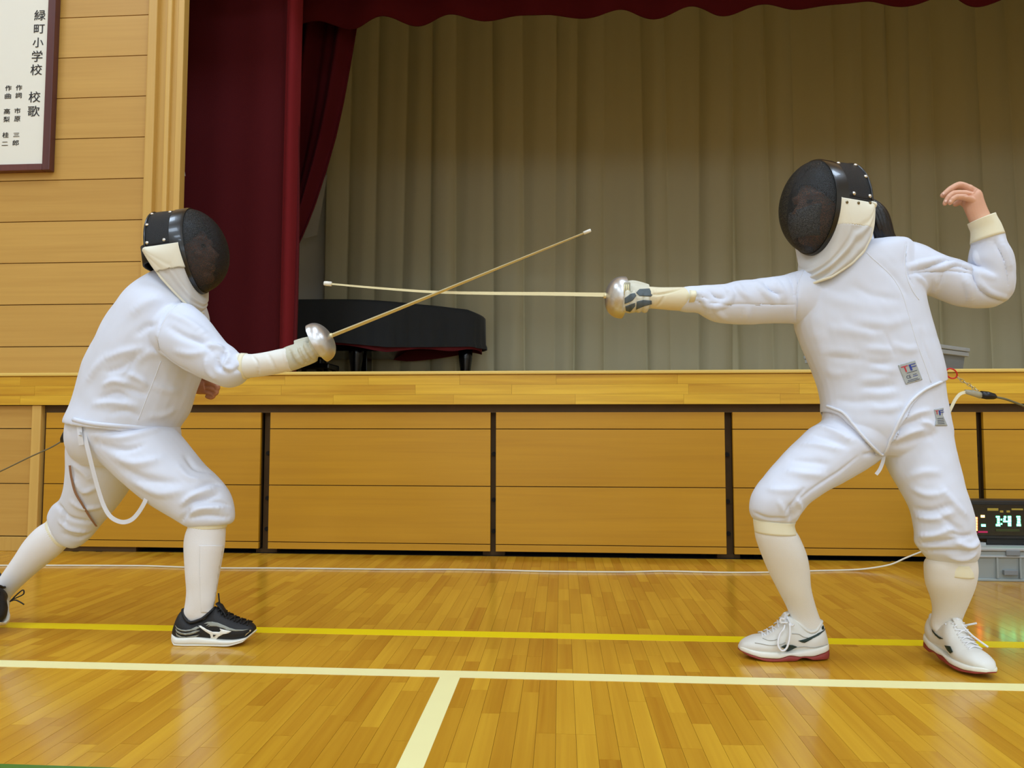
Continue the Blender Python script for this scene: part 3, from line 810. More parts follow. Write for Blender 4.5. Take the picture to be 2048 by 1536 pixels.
# --- cloth, leather, skin
def cloth(name, col, weave=900, bump=.12):
    m = plain(name, col, .85, spec=.2, bump=bump, bscale=weave, sheen=.15); return m
M_white = cloth('white_fencing_cloth', srgb(222, 227, 240))
M_white2 = cloth('white_breeches_cloth', srgb(224, 228, 240))
M_trimw = cloth('white_tape', srgb(226, 228, 234))
M_creamb = cloth('cream_elastic', srgb(240, 234, 204))
M_sock = cloth('white_knit_sock', srgb(238, 236, 236), 500, .25)
M_sockc = cloth('cream_knit_sock', srgb(234, 230, 222), 500, .25)
M_skin = plain('skin', srgb(222, 170, 140), .5, var=.06, vscale=30)
M_skin.node_tree.nodes['Principled BSDF'].inputs['Subsurface Weight'].default_value = .08
M_skin.node_tree.nodes['Principled BSDF'].inputs['Subsurface Radius'].default_value = (.01, .004, .002)
M_skin2 = plain('skin_tanned', srgb(186, 128, 98), .5, var=.06, vscale=30)
M_hair = plain('black_hair', srgb(20, 17, 16), .35, bump=.5, bscale=180)
M_eye = plain('eye_dark', srgb(24, 18, 16), .2)
M_bib = cloth('cream_bib_cloth', srgb(236, 232, 212))
M_bibg = cloth('grey_white_bib_cloth', srgb(214, 214, 212))
M_blackp = plain('mask_black_plastic', srgb(20, 21, 22), .28, coat=.3)
M_blackc = plain('mask_black_cloth', srgb(14, 15, 18), .6)
M_rivet = plain('rivet_steel', srgb(220, 216, 206), .25, metal=.9)
M_snap = plain('snap_bronze', srgb(120, 104, 70), .4, metal=.7)
def mesh_mat(name, holes, col, rough, scale=620.0):
    """woven steel mesh: fine black wires with open holes between them"""
    m, nt, b = new_mat(name); L = nt.links.new
    b.inputs['Base Color'].default_value = col; b.inputs['Roughness'].default_value = rough; b.inputs['Metallic'].default_value = .3
    tc = nd(nt, 'ShaderNodeTexCoord'); vo = nd(nt, 'ShaderNodeTexVoronoi'); vo.inputs['Scale'].default_value = scale; vo.inputs['Randomness'].default_value = 1.0
    L(tc.outputs['Object'], vo.inputs['Vector'])
    cmpn = nd(nt, 'ShaderNodeMath', operation='LESS_THAN'); L(vo.outputs['Distance'], cmpn.inputs[0]); cmpn.inputs[1].default_value = holes
    bp = nd(nt, 'ShaderNodeBump'); bp.inputs['Strength'].default_value = .9; bp.inputs['Distance'].default_value = .0012
    L(vo.outputs['Distance'], bp.inputs['Height']); L(bp.outputs['Normal'], b.inputs['Normal'])
    tr_ = nd(nt, 'ShaderNodeBsdfTransparent'); mx = nd(nt, 'ShaderNodeMixShader')
    L(cmpn.outputs[0], mx.inputs[0]); L(b.outputs[0], mx.inputs[1]); L(tr_.outputs[0], mx.inputs[2])
    L(mx.outputs[0], nt.nodes['Material Output'].inputs['Surface']); return m
M_mesh = mesh_mat('mask_wire_mesh', .40, srgb(34, 36, 36), .42)
M_meshb = mesh_mat('mask_wire_mesh_lined', .0, srgb(22, 24, 26), .45)

def build_mask(person, M, s, dome_d, bib_front, bib_mat, back_open, side_mat):
    """fencing mask in its own frame: x towards the face, y to the wearer's left, z up; origin in the rim's middle"""
    a, b = .142*s, .104*s; back = bib_front['back']
    def rimp(ph, x, k=1.0):
        # egg-shaped rim: a little narrower at the chin
        c, sn = math.cos(ph), math.sin(ph)
        w = b*(1-.05*max(0, -sn)); return np.array([x, w*c*k, a*sn*k])
    N = 56
    # plastic trim round the rim
    prof = [(0.004, .985), (.004, 1.02), (-.006, 1.038), (-1, 1.038), (-1, .985)]
    rows_ = []
    for k, (x, r) in enumerate(prof):
        ring = []
        for j in range(N):
            ph = 2*math.pi*j/N; wid = (.041-.022*max(0, -math.sin(ph))**2)*s
            ring.append(xf(M, rimp(ph, x if x > -.5 else -wid, r)))
        rows_.append(ring)
    rows_.append(rows_[0])
    trim = link('mask', MB().grid(rows_, closed_v=True), M_blackp, person, smooth=True)
    sharp(trim, 50)
    person = trim
    # wire dome
    rows_ = []
    for t in np.linspace(0, 1, 18):
        tt = math.sin(t*math.pi/2)
        ring = []
        for j in range(N):
            ph = 2*math.pi*j/N
            x = dome_d*s*(max(0, 1-tt**2.3))**.62*(1-.10*math.sin(ph)*tt)
            p = rimp(ph, x, max(tt, .003)); ring.append(xf(M, p))
        rows_.append(ring)
    dome = link('wire_front', MB().grid(rows_, closed_v=True), M_mesh, person, smooth=True)
    # side and top shell behind the trim
    rows_ = []; ph0, ph1 = math.radians(2), math.radians(178)
    for t in np.linspace(0, 1, 14):
        ring = []
        for j in range(41):
            ph = ph0+(ph1-ph0)*j/40
            xb = -(back-.006*math.sin(ph)**3)*s
            x = -.030*s+(xb+.030*s)*t
            k = 1.005-.03*t**3-.01*t
            p = rimp(ph, x, k); p[2] += .013*s*t*math.sin(ph)
            ring.append(xf(M, p))
        rows_.append(ring)
    sh = link('side_shell', MB().grid(rows_), side_mat, person, smooth=True)
    m = sh.modifiers.new('solid', 'SOLIDIFY'); m.thickness = .0035; m.offset = -1
    edge_ = [r for r in rows_[-1]]
    link('shell_edging', MB().tube(edge_, .0035*s, 8), M_blackp, person, smooth=True)
    low = [rows_[k][0] for k in range(14)]
    for sgn, j in ((1, 0), (-1, 40)):
        link('shell_hem', MB().tube([rows_[k][j] for k in range(14)], .003, 8), M_blackc, person, smooth=True)
    # rivets
    for ph_, t_ in ((8, .30), (8, .90), (172, .30), (172, .90), (62, .25), (62, .92), (118, .25), (118, .92), (35, .93), (145, .93)):
        ph = math.radians(ph_); xb = -(back-.006*math.sin(ph)**3)*s; x = -.030*s+(xb+.030*s)*t_; k = 1.005-.03*t_**3-.01*t_
        p = rimp(ph, x, k+.006); p[2] += .013*s*t_*math.sin(ph); n = np.array([0, math.cos(ph), math.sin(ph)])
        link('rivet', MB().tube([xf(M, p-n*.004), xf(M, p+n*.002), xf(M, p+n*.004)], [.006, .006, .0025], 12), M_rivet, person, smooth=True)
    # back strap and tongue
    rows_ = []
    for z in (-.030, .030):
        row = []
        for q in np.linspace(-math.pi/2, math.pi/2, 24):
            row.append(xf(M, (-(back-.012)*s-(.178-back)*s*math.cos(q)**.8, b*.93*math.sin(q), z*s-.012)))
        rows_.append(row)
    st = link('back_strap', MB().grid(rows_), M_blackc, person, smooth=True)
    m = st.modifiers.new('solid', 'SOLIDIFY'); m.thickness = .006; m.offset = 0
    tg = [xf(M, (-(back-.02)*s-(.182-back)*s*math.sin(t*math.pi*.5), 0, a*.93*math.cos(t*math.pi*.5)-.01)) for t in np.linspace(0, 1.08, 16)]
    ribbon('back_tongue', tg[::3]+[tg[-1]], .07, M_blackc, person, .004, wdir=M[:3, 1])
    # bib: hangs from the shell's lower edge and from the chin half of the trim
    rows_ = []; n_ = 160
    top, bot = [], []
    for i in range(n_+1):
        q = -1+2*i/n_; aq = abs(q); sg = 1 if q >= 0 else -1
        if aq > .62:
            t = (aq-.62)/.38; p = rimp(math.radians(2), -.014*s-((back-.022)*s)*t, 1.018-.03*t**3-.01*t); p = np.array([p[0], sg*p[1], p[2]-.004])
        else:
            ph = -math.pi/2+(aq/.62)*(math.pi/2+math.radians(2)); p = rimp(ph, -.012*s, 1.012); p = np.array([p[0], sg*abs(p[1]), p[2]])
        top.append(p)
        # lower edge: from the rear corner slanting down to the chest
        e = smoothstep(1.0, 0.0, aq)
        bx = np.interp(aq, [0, .25, .5, .7, .85, .94, 1], bib_front['x'])*s
        bz = np.interp(aq, [0, .25, .5, .7, .85, .94, 1], bib_front['z'])*s
        bw = np.interp(aq, [0, .25, .5, .7, .85, .94, 1], bib_front['w'])*s
        bot.append(np.array([bx, sg*bw, bz]))
    top, bot = np.array(top), np.array(bot)
    for _ in range(3):
        bot[1:-1] = (bot[:-2]+bot[1:-1]*2+bot[2:])/4
    for t in np.linspace(0, 1, 54):
        row = []
        for i in range(n_+1):
            q = -1+2*i/n_
            p = top[i]*(1-t)+bot[i]*t
            bul = math.sin(t*math.pi)*.010*s
            rad = np.array([.5*(1-abs(q)), math.copysign(min(1, abs(q)*1.6), q), 0]); rad /= np.linalg.norm(rad)+1e-6
            wr = bib_front['fold']*math.sin(t*26+2.0*math.sin(q*3.1)+q*2)*smoothstep(.42, .7, np.array([t]))[0]*(1-abs(q)**3)
            row.append(xf(M, p+rad*(bul+wr+.003)))
        rows_.append(row)
    full = MB().grid(rows_); Mi = np.linalg.inv(M)
    lz = [float((Mi[:3, :3]@np.array(p)+Mi[:3, 3])[2]) for p in full.v]
    up_, dn_f = MB(), MB(); up_.v = full.v; dn_f.v = full.v
    for f_ in full.f: (up_ if sum(lz[i] for i in f_)/4 > bib_front['seam']*s else dn_f).f.append(f_)
    bb = link('bib', up_, bib_mat, person, smooth=True)
    m = bb.modifiers.new('solid', 'SOLIDIFY'); m.thickness = .006; m.offset = -1
    b2_ = link('bib_skirt', dn_f, M_bibg, person, smooth=True)
    m = b2_.modifiers.new('solid', 'SOLIDIFY'); m.thickness = .006; m.offset = -1
    ed = [r[0] for r in rows_]+[p for p in rows_[-1]][1:]+[r[-1] for r in rows_][::-1][1:]
    link('bib_binding', MB().tube(ed, .0042, 8), bib_mat, person, smooth=True)
    for i in (int(n_*.985), int(n_*.90), int(n_*.83), int(n_*.015), int(n_*.10), int(n_*.17)):
        p0, p1 = np.array(rows_[4][i]), np.array(rows_[5][i]); c = (p0+p1)/2
        n = np.array(M[:3, 1])*(1 if i > n_/2 else -1)
        link('snap', MB().tube([c-n*.004, c+n*.0025, c+n*.0035], [.0042, .0042, .002], 10), M_snap, person, smooth=True)
    return dome, bb
def head_parts(M, s):
    """a head with brow, nose, lips, chin and ears in the mask's frame"""
    T = lambda p: xf(M, np.array(p)*s)
    parts = [ellipsoid((-.058*s, 0, .022*s), (.098*s, .076*s, .104*s), M), ellipsoid((-.022*s, 0, -.035*s), (.066*s, .060*s, .090*s), M),
             ellipsoid((.020*s, 0, -.098*s), (.026*s, .026*s, .022*s), M)]
    mb = MB()
    for p in parts: mb.rings(p)
    mb.tube([T((.034, 0, .020)), T((.046, 0, -.004)), T((.062, 0, -.026)), T((.046, 0, -.040))], [.008*s, .010*s, .013*s, .009*s], 10)
    for sg in (1, -1):
        mb.tube([T((.048, sg*.010, -.032)), T((.040, sg*.014, -.035))], .008*s, 8)
        mb.tube([T((.040, sg*.012, .030)), T((.034, sg*.038, .032)), T((.012, sg*.058, .024))], [.008*s, .009*s, .006*s], 8)
        mb.tube([T((.030, sg*.040, -.022)), T((.010, sg*.052, -.030))], [.016*s, .014*s], 8)
        mb.rings(ellipsoid((-.050*s, sg*.072*s, -.008*s), (.02*s, .008*s, .028*s), M, 12, 8))
    mb.tube([T((.040, -.024, -.062)), T((.050, 0, -.060)), T((.040, .024, -.062))], [.004*s, .007*s, .004*s], 8)
    mb.tube([T((.038, -.020, -.074)), T((.047, 0, -.074)), T((.038, .020, -.074))], [.004*s, .008*s, .004*s], 8)
    mb.tube([T((-.06, 0, -.03)), T((-.075, 0, -.11)), T((-.085, 0, -.20))], [.058*s, .055*s, .062*s], 20)
    return mb
def hair_cap(M, s, name, person, drop=.0):
    rr = []
    for i in range(0, 22):
        th = math.pi*.5*i/21*1.28; ring = []
        for j in range(40):
            ph = 2*math.pi*j/40
            front = max(0, math.cos(ph)); lim = 1-.42*front**1.5
            t2 = th*lim
            wob = 1+.012*math.sin(ph*17+3*math.sin(ph*3))*min(1, i/6)
            p = np.array([-.060+.106*math.sin(t2)*math.cos(ph)*wob, .083*math.sin(t2)*math.sin(ph)*wob, .020+.113*math.cos(t2)*wob])
            ring.append(xf(M, p*s))
        rr.append(ring)
    o = link(name, MB().grid(rr, closed_v=True), M_hair, person, smooth=True)
    m = o.modifiers.new('solid', 'SOLIDIFY'); m.thickness = .008; m.offset = 1
    return o
def hand_mesh(palm, fingers, voxel=.0013, iters=2):
    mb = MB(); mb.rings(body_tube(palm, 24, 4))
    for pts, r0, r1 in fingers:
        p = catmull([P(x, y, Y) for x, y, Y in pts], 4); n = len(p)
        rad = [r0+(r1-r0)*i/(n-1) for i in range(n)]
        # knuckle bulges
        for k in range(n):
            if k % 4 == 0 and 0 < k < n-1: rad[k] *= 1.08
        t = (p[-1]-p[-2]); t /= np.linalg.norm(t)
        p = np.vstack([p, p[-1]+t*rad[-1]*.6, p[-1]+t*rad[-1]*.9]); rad += [rad[-1]*.75, rad[-1]*.3]
        mb.tube(p, rad, 12)
    return fuse(mb, voxel, iters)
# ================================================================== shoes
M_solew = plain('sole_white_rubber', srgb(236, 234, 222), .5)
M_solet = plain('sole_tan_rubber', srgb(196, 176, 128), .55)
M_soler = plain('sole_red_rubber', srgb(150, 58, 50), .55)
M_shoeb = plain('shoe_black_mesh', srgb(20, 20, 22), .6, bump=.5, bscale=420)
M_shoew = plain('shoe_white_leather', srgb(226, 224, 216), .45, bump=.1, bscale=150)
M_laceb = plain('lace_black', srgb(16, 16, 17), .7)
M_lacew = plain('lace_white', srgb(238, 238, 240), .7)
M_green = plain('shoe_dark_green', srgb(24, 48, 42), .5)
M_silver = plain('shoe_silver_print', srgb(150, 152, 142), .45)
M_logo = plain('shoe_white_print', srgb(244, 242, 232), .45)
def build_shoe(person, M, T, m_upper, m_mid, m_out, m_lace, side=1, bow=True, name='shoe'):
    """shoe in its own frame: x from heel to toe, y to the side, z up (metres); T holds the profile tables"""
    X = lambda p: xf(M, (p[0], p[1]*side, p[2]))
    def tab(k, x): return float(np.interp(x, [q[0] for q in T[k]], [q[1] for q in T[k]]))
    L_ = T['L']; xs = np.concatenate([np.linspace(.001, .03, 6), np.linspace(.036, L_-.03, 26), np.linspace(L_-.025, L_-.001, 7)])
    def half(x):
        t = x/L_
        w = float(np.interp(t, [0, .03, .08, .2, .4, .55, .68, .8, .9, .96, 1], [.010, .022, .031, .037, .037, .041, .045, .042, .034, .022, .008])); return w
    def cyl(x):  # curve of the foot's inner side
        t = x/L_; return .006*math.sin(t*math.pi*1.1-.3)
    def loft(zlo, zhi, grow, ex):
        rr = []
        for x in xs:
            lo, hi = zlo(x), max(zhi(x), zlo(x)+.002); c = (lo+hi)/2; h = (hi-lo)/2; w = half(x)+grow
            ring = []
            for q in np.linspace(0, 2*math.pi, 28, endpoint=False):
                cq, sq = math.cos(q), math.sin(q)
                taper = 1-T.get('taper', .30)*max(0, sq)*min(1, h/.03)
                ring.append(X((x, cyl(x)+w*taper*math.copysign(abs(cq)**(2/ex), cq), c+h*math.copysign(abs(sq)**(2/ex), sq))))
            rr.append(ring)
        return MB().rings(rr)
    up_me = loft(lambda x: tab('mid_lo', x)+.004, lambda x: tab('top', x), 0, 2.6).mesh('shoe', True)
    root = link(name, up_me, m_upper, person, smooth=True, subs=1)
    link('midsole', loft(lambda x: tab('mid_lo', x), lambda x: tab('mid_hi', x), .004, 5), m_mid, root, smooth=True, subs=1)
    link('outsole', loft(lambda x: tab('bot', x), lambda x: tab('mid_lo', x)+.002, .0025, 6), m_out, root, smooth=True)
    # collar edge and tongue
    cx = T['collar']
    col = []
    xc, xr = (cx[0]+cx[1])/2-.006, (cx[1]-cx[0])/2-.004
    loop = [X((xc+xr*math.cos(q), .027*math.sin(q), tab('top', xc+xr*math.cos(q))-.006*abs(math.sin(q)))) for q in np.linspace(0, 2*math.pi, 28)]
    link('collar', MB().tube(loop, .0045, 8), m_upper, root, smooth=True)
    tz = tab('top', cx[1])
    link('tongue', MB().tube([X((cx[1]+.03, 0, tab('top', cx[1]+.03)-.006)), X((cx[1]+.008, 0, tz)), X((cx[1]-.004, 0, tz+.008))], [.012, .015, .012], 10, flat=.3), m_upper, root, smooth=True)
    # crossed laces
    k0, k1 = cx[1]+.008, T['lace_end']
    n = 5
    for k in range(n):
        x = k0+(k1-k0)*k/(n-1); x2 = x+(k1-k0)/n*.8
        for sg in (1, -1):
            w0 = .021
            pts_ = []
            for u in np.linspace(-1, 1, 7):
                xx = x+(x2-x)*(u*.5+.5); yy = sg*u*w0
                pts_.append(X((xx, yy, tab('top', xx)+.0035-.010*(yy/.021)**2*.55)))
            link('lace', MB().tube(pts_, .0022, 6), m_lace, root, smooth=True)
    if bow:
        b0 = np.array(X((k0-.002, 0, tab('top', k0)+.008)))
        for pts_ in bow: link('lace', MB().tube(catmull([b0]+[np.array(p) for p in pts_], 6), .0022 if m_lace is M_laceb else .003, 6), m_lace, root, smooth=True)
        link('lace_knot', MB().rings(ellipsoid(b0, (.006, .006, .005))), m_lace, root, smooth=True)
    return root, up_me
def tables(u, L_px, top, mid_hi, mid_lo, bot, collar, lace_end, **k):
    f = lambda l: [(x*u, z*u) for x, z in l]
    return dict(L=L_px*u, top=f(top), mid_hi=f(mid_hi), mid_lo=f(mid_lo), bot=f(bot), collar=(collar[0]*u, collar[1]*u), lace_end=lace_end*u, **k)
TB = tables(1/632, 171.5, [(0, 24), (2, 30), (6, 47), (13, 62), (21, 69), (26, 60), (37, 50), (45, 49), (68, 57), (83, 70), (92, 76), (97, 70), (107, 62), (130, 51), (160, 42), (168, 36), (171.5, 28)],
            [(0, 23), (18, 16), (52, 20), (80, 16), (111, 14), (140, 14), (158, 17), (171, 28)], [(0, 13), (10, 3), (72, 3), (130, 5), (155, 12), (171, 27)], [(0, 11), (11, 0), (72, 0), (125, 1), (152, 8), (171, 25)], (20, 92), 150)
TW = tables(1/650, 175, [(0, 28), (1.5, 32), (6, 53), (9, 66), (13, 73), (20, 68), (28, 59), (38, 57), (48, 61), (60, 72), (74, 82), (80, 82), (90, 73), (104, 58), (125, 46), (145, 43), (160, 36), (170, 29), (175, 18)],
            [(0, 31), (40, 25), (60, 20), (90, 17), (120, 19), (150, 20), (170, 23), (175, 20)], [(0, 18), (40, 8), (55, 9), (66, 8), (85, 12), (105, 5), (140, 6), (165, 12), (175, 15)], [(0, 6), (4, 1), (40, 2), (52, 7), (62, 7), (72, 0), (130, 0), (160, 7), (175, 14)], (13, 78), 125)

# ================================================================== left fencer
TAPE = M_trimw
base = FL(300, 1290)
LF = thing('person', (-1.35, 2.4, 0), 'masked fencer in whites and black shoes lunging from the left, epee arm stretched forward', 'person')
V = .0036
# --- jacket
torsoL = [(318, 538, 398, 598, 2.42, .075), (298, 556, 404, 612, 2.42, .115), (262, 588, 410, 640, 2.42, .150), (235, 625, 411, 680, 2.42, .168), (205, 680, 404, 722, 2.42, .172),
          (183, 721, 394, 754, 2.42, .168), (170, 765, 384, 782, 2.42, .165), (158, 806, 370, 822, 2.42, .168), (146, 834, 350, 857, 2.42, .172), (144, 843, 346, 868, 2.42, .172)]
armL = [(352, 606, 300, 668, 2.36, .075), (380, 608, 303, 690, 2.335, .085), (404, 630, 322, 704, 2.305, .086), (426, 657, 350, 726, 2.28, .080), (447, 679, 386, 748, 2.265, .073), (464, 691, 424, 764, 2.26, .066),
        (477, 703, 456, 774, 2.255, .060), (486, 708, 480, 767, 2.25, .050), (493, 711, 492, 754, 2.25, .040)]
farL = [(345, 600, 300, 660, 2.50, .07), (330, 640, 262, 680, 2.60, .06), (300, 700, 250, 730, 2.66, .055), (318, 745, 268, 775, 2.66, .05), (352, 752, 330, 795, 2.63, .045), (378, 756, 374, 790, 2.61, .036), (387, 757, 384, 789, 2.605, .034)]
jk = fuse([body_tube(torsoL), body_tube(armL), body_tube(farL)], V, 8)
ripple(jk, .005, 26, (0, 0, 1), 3)
Z3 = lambda x, y: (100+x/3.657, 680+y/3.657)
Z2 = lambda x, y: (260+x/3.657, 380+y/3.657)
sj = [([Z3(440, 130), Z3(540, 90), Z3(690, 60)], .006, .016), ([Z3(420, 230), Z3(520, 200), Z3(590, 150)], -.006, .012), ([Z3(400, 330), Z3(470, 300), Z3(560, 320)], .007, .013), ([Z3(560, 240), Z3(660, 290), Z3(700, 330)], .006, .012),
      ([Z3(380, 420), Z3(480, 390), Z3(560, 420)], -.006, .012), ([Z3(330, 470), Z3(470, 460), Z3(620, 480)], .006, .014), ([Z3(560, 350), Z3(640, 380), Z3(700, 400)], -.005, .012), ([Z3(450, 530), Z3(560, 520), Z3(660, 560)], -.005, .012),
      ([Z3(280, 300), Z3(340, 200), Z3(430, 120)], .005, .02), ([Z3(620, 130), Z3(590, 200), Z3(560, 260)], -.005, .009), ([Z3(730, 560), Z3(830, 550), Z3(900, 520)], .005, .014), ([Z3(770, 330), Z3(850, 370), Z3(930, 380)], .004, .015),
      ([Z2(60, 1050), Z2(120, 1000), Z2(180, 990)], -.005, .014), ([Z2(20, 900), Z2(110, 830), Z2(200, 800)], .006, .022), ([Z2(290, 900), Z2(420, 960), Z2(560, 1060)], .006, .016), ([Z2(280, 1000), Z2(420, 1080), Z2(600, 1120)], -.006, .014),
      ([Z2(330, 1180), Z2(450, 1200), Z2(560, 1180)], .005, .014), ([Z2(560, 1130), Z2(650, 1150), Z2(720, 1190)], .008, .012), ([Z2(700, 1160), Z2(680, 1230), Z2(650, 1300)], -.010, .010), ([Z2(640, 1220), Z2(640, 1290), Z2(700, 1330)], -.008, .009),
      ([Z2(560, 1240), Z2(570, 1320), Z2(620, 1380)], .007, .011), ([Z2(720, 1220), Z2(690, 1290), Z2(760, 1320)], .008, .011), ([Z2(740, 1330), Z2(800, 1310), Z2(830, 1290)], -.006, .009), ([Z2(450, 1080), Z2(540, 1130), Z2(600, 1190)], -.005, .011),
      ([Z2(190, 1090), Z2(220, 1180), Z2(330, 1270), Z2(440, 1330)], -.010, .008), ([Z2(205, 1050), Z2(240, 930), Z2(320, 840), Z2(400, 810)], -.006, .006), ([Z2(60, 1250), Z2(150, 1190), Z2(220, 1200)], .006, .016)]
folds(jk, sj)
ripple(jk, .0015, 70, (1, 0, 0), 5)
jbv = bvh_of(jk)
jacketL = link('jacket', jk, M_white, LF, smooth=True)
link('hem', MB().tube(on_surface(jbv, catmull([(146, 839, 0), (175, 846, 0), (209, 850, 0), (264, 854, 0), (300, 857, 0), (330, 861, 0), (347, 864, 0)], 4)[:, :2], .0005), .0045, 8, flat=1.6), M_white, jacketL, smooth=True)
piping('side_seam', [(322, 722), (308, 760), (292, 800), (277, 840)], jbv, .0014, TAPE, jacketL, 0)
piping('armhole_seam', [(384, 600), (352, 612), (330, 640), (316, 676), (318, 700)], jbv, .0014, TAPE, jacketL, 0)
# --- breeches
hipL = [(152, 826, 348, 842, 2.42, .150), (147, 850, 352, 862, 2.42, .155), (144, 880, 350, 885, 2.42, .150), (150, 905, 320, 915, 2.43, .13), (170, 925, 270, 935, 2.44, .10)]
frontL = [(176, 872, 330, 850, 2.39, .12), (190, 904, 352, 866, 2.375, .118), (222, 938, 382, 902, 2.36, .112), (255, 969, 406, 929, 2.35, .105), (294, 1002, 434, 955, 2.34, .096), (330, 1026, 455, 983, 2.335, .085), (356, 1040, 464, 1010, 2.33, .075),
          (370, 1047, 466, 1036, 2.33, .066), (378, 1050, 460, 1047, 2.33, .056), (384, 1049, 448, 1049, 2.33, .048)]
rearL = [(148, 852, 300, 870, 2.46, .125), (143, 895, 285, 930, 2.47, .12), (143, 938, 262, 965, 2.48, .11), (139, 972, 240, 996, 2.49, .098), (128, 994, 217, 1028, 2.50, .085), (111, 1009, 195, 1054, 2.505, .074), (102, 1028, 173, 1080, 2.51, .064), (106, 1040, 150, 1095, 2.51, .052), (112, 1044, 132, 1090, 2.51, .04)]
br = fuse([body_tube(hipL), body_tube(frontL), body_tube(rearL)], V, 7)
ripple(br, .005, 24, (1, 0, 1), 8)
Z9 = lambda x, y: (x/3.338, 720+y/3.338)
sb = [([Z9(620, 500), Z9(800, 520), Z9(960, 490), Z9(1060, 460)], .007, .014), ([Z9(650, 560), Z9(830, 600), Z9(950, 570)], -.006, .012), ([Z9(760, 640), Z9(900, 690), Z9(1060, 660)], .007, .016), ([Z9(820, 730), Z9(980, 800), Z9(1180, 820)], -.007, .016),
      ([Z9(900, 820), Z9(1060, 890), Z9(1220, 870)], .006, .016), ([Z9(1180, 700), Z9(1250, 780), Z9(1330, 800)], .005, .012), ([Z9(1240, 640), Z9(1300, 720), Z9(1380, 740)], -.005, .012), ([Z9(1230, 1000), Z9(1280, 950), Z9(1370, 930), Z9(1450, 900)], -.010, .010),
      ([Z9(1270, 1020), Z9(1350, 990), Z9(1480, 990)], .007, .010), ([Z9(1220, 960), Z9(1300, 900), Z9(1420, 860)], .008, .012), ([Z9(1270, 1060), Z9(1380, 1040), Z9(1520, 1050)], -.006, .009), ([Z9(1300, 870), Z9(1400, 820), Z9(1470, 830)], -.006, .010),
      ([Z9(1330, 960), Z9(1450, 950), Z9(1530, 970)], -.005, .008), ([Z9(1210, 1080), Z9(1240, 1030), Z9(1260, 1000)], -.008, .009), ([Z9(490, 700), Z9(550, 740), Z9(600, 800)], .005, .014), ([Z9(500, 800), Z9(560, 880), Z9(640, 850)], .006, .012),
      ([Z9(480, 950), Z9(560, 990), Z9(680, 980)], .006, .012), ([Z9(400, 1000), Z9(480, 1060), Z9(600, 1080)], -.007, .010), ([Z9(400, 1080), Z9(470, 1130), Z9(580, 1150)], .007, .010), ([Z9(380, 960), Z9(420, 1010), Z9(430, 1100)], -.006, .010), ([Z9(430, 1160), Z9(520, 1190), Z9(600, 1160)], -.005, .010)]
folds(br, sb)
bbv = bvh_of(br)
brL = link('breeches', br, M_white2, LF, smooth=True)
def band(lst, mat, par, name='knee_band', seg=40, rib=0):
    rr = body_tube(lst, seg, 3); return link(name, MB().rings(rr), mat, par, smooth=True)
band([(379, 1046, 452, 1046, 2.33, .054), (378, 1050, 452, 1050, 2.33, .055), (380, 1054, 451, 1055, 2.33, .053)], M_creamb, brL)
band([(103, 1034, 137, 1093, 2.51, .050), (100, 1037, 133, 1095, 2.51, .050), (98, 1040, 131, 1096, 2.51, .048)], M_creamb, brL)
# --- socks
def sock(name, lst, mat, person, rib_top=.12, nrib=44):
    rr = body_tube(lst, 132, 8); n = len(rr); out = []
    for i, r in enumerate(rr):
        c = np.mean(r, 0); t = i/(n-1); ring = []
        for j, p in enumerate(r):
            k = 1.0
            if .01 < t < rib_top: k = 1+.020*math.sin(j/132*2*math.pi*nrib)
            ring.append(c+(np.array(p)-c)*k)
        out.append(ring)
    return link(name, MB().rings(out), mat, person, smooth=True)
sfL = [(381, 1040, 450, 1042, 2.33, .052), (379, 1052, 449, 1054, 2.33, .053), (373, 1070, 448, 1074, 2.33, .056), (371, 1094, 446, 1096, 2.33, .058), (374, 1150, 438, 1140, 2.33, .052), (375, 1180, 433, 1172, 2.328, .042), (372, 1205, 429, 1201, 2.326, .034), (368, 1226, 426, 1216, 2.326, .029), (371, 1238, 424, 1232, 2.326, .023), (378, 1248, 412, 1246, 2.326, .014)]
skf = sock('sock', sfL, M_sock, LF)
sfbv = bvh_of(skf.data)
srL = [(110, 1034, 140, 1086, 2.51, .048), (97, 1042, 131, 1094, 2.51, .05), (77, 1055, 115, 1110, 2.515, .055), (56, 1078, 90, 1130, 2.52, .056), (37, 1107, 60, 1155, 2.52, .05), (14, 1139, 37, 1176, 2.52, .042), (0, 1158, 22, 1192, 2.52, .038), (-24, 1185, 8, 1206, 2.515, .034), (-38, 1205, -4, 1214, 2.50, .030), (-42, 1222, -10, 1226, 2.49, .026)]
sock('sock', srL, M_sock, LF)
sh_panel = [(399, 1091), (446, 1091), (441, 1120), (437, 1140), (434, 1165), (430, 1190), (428, 1205), (424, 1225), (402, 1225), (399, 1150)]
SKg = bvh_of(MB().rings(body_tube(sfL, 60, 8)).mesh('tmp'))
decal('shin_panel', sh_panel, None, M_sock, skf, lift=.0006, thick=.0012, bvh=SKg, Yhint=2.28)
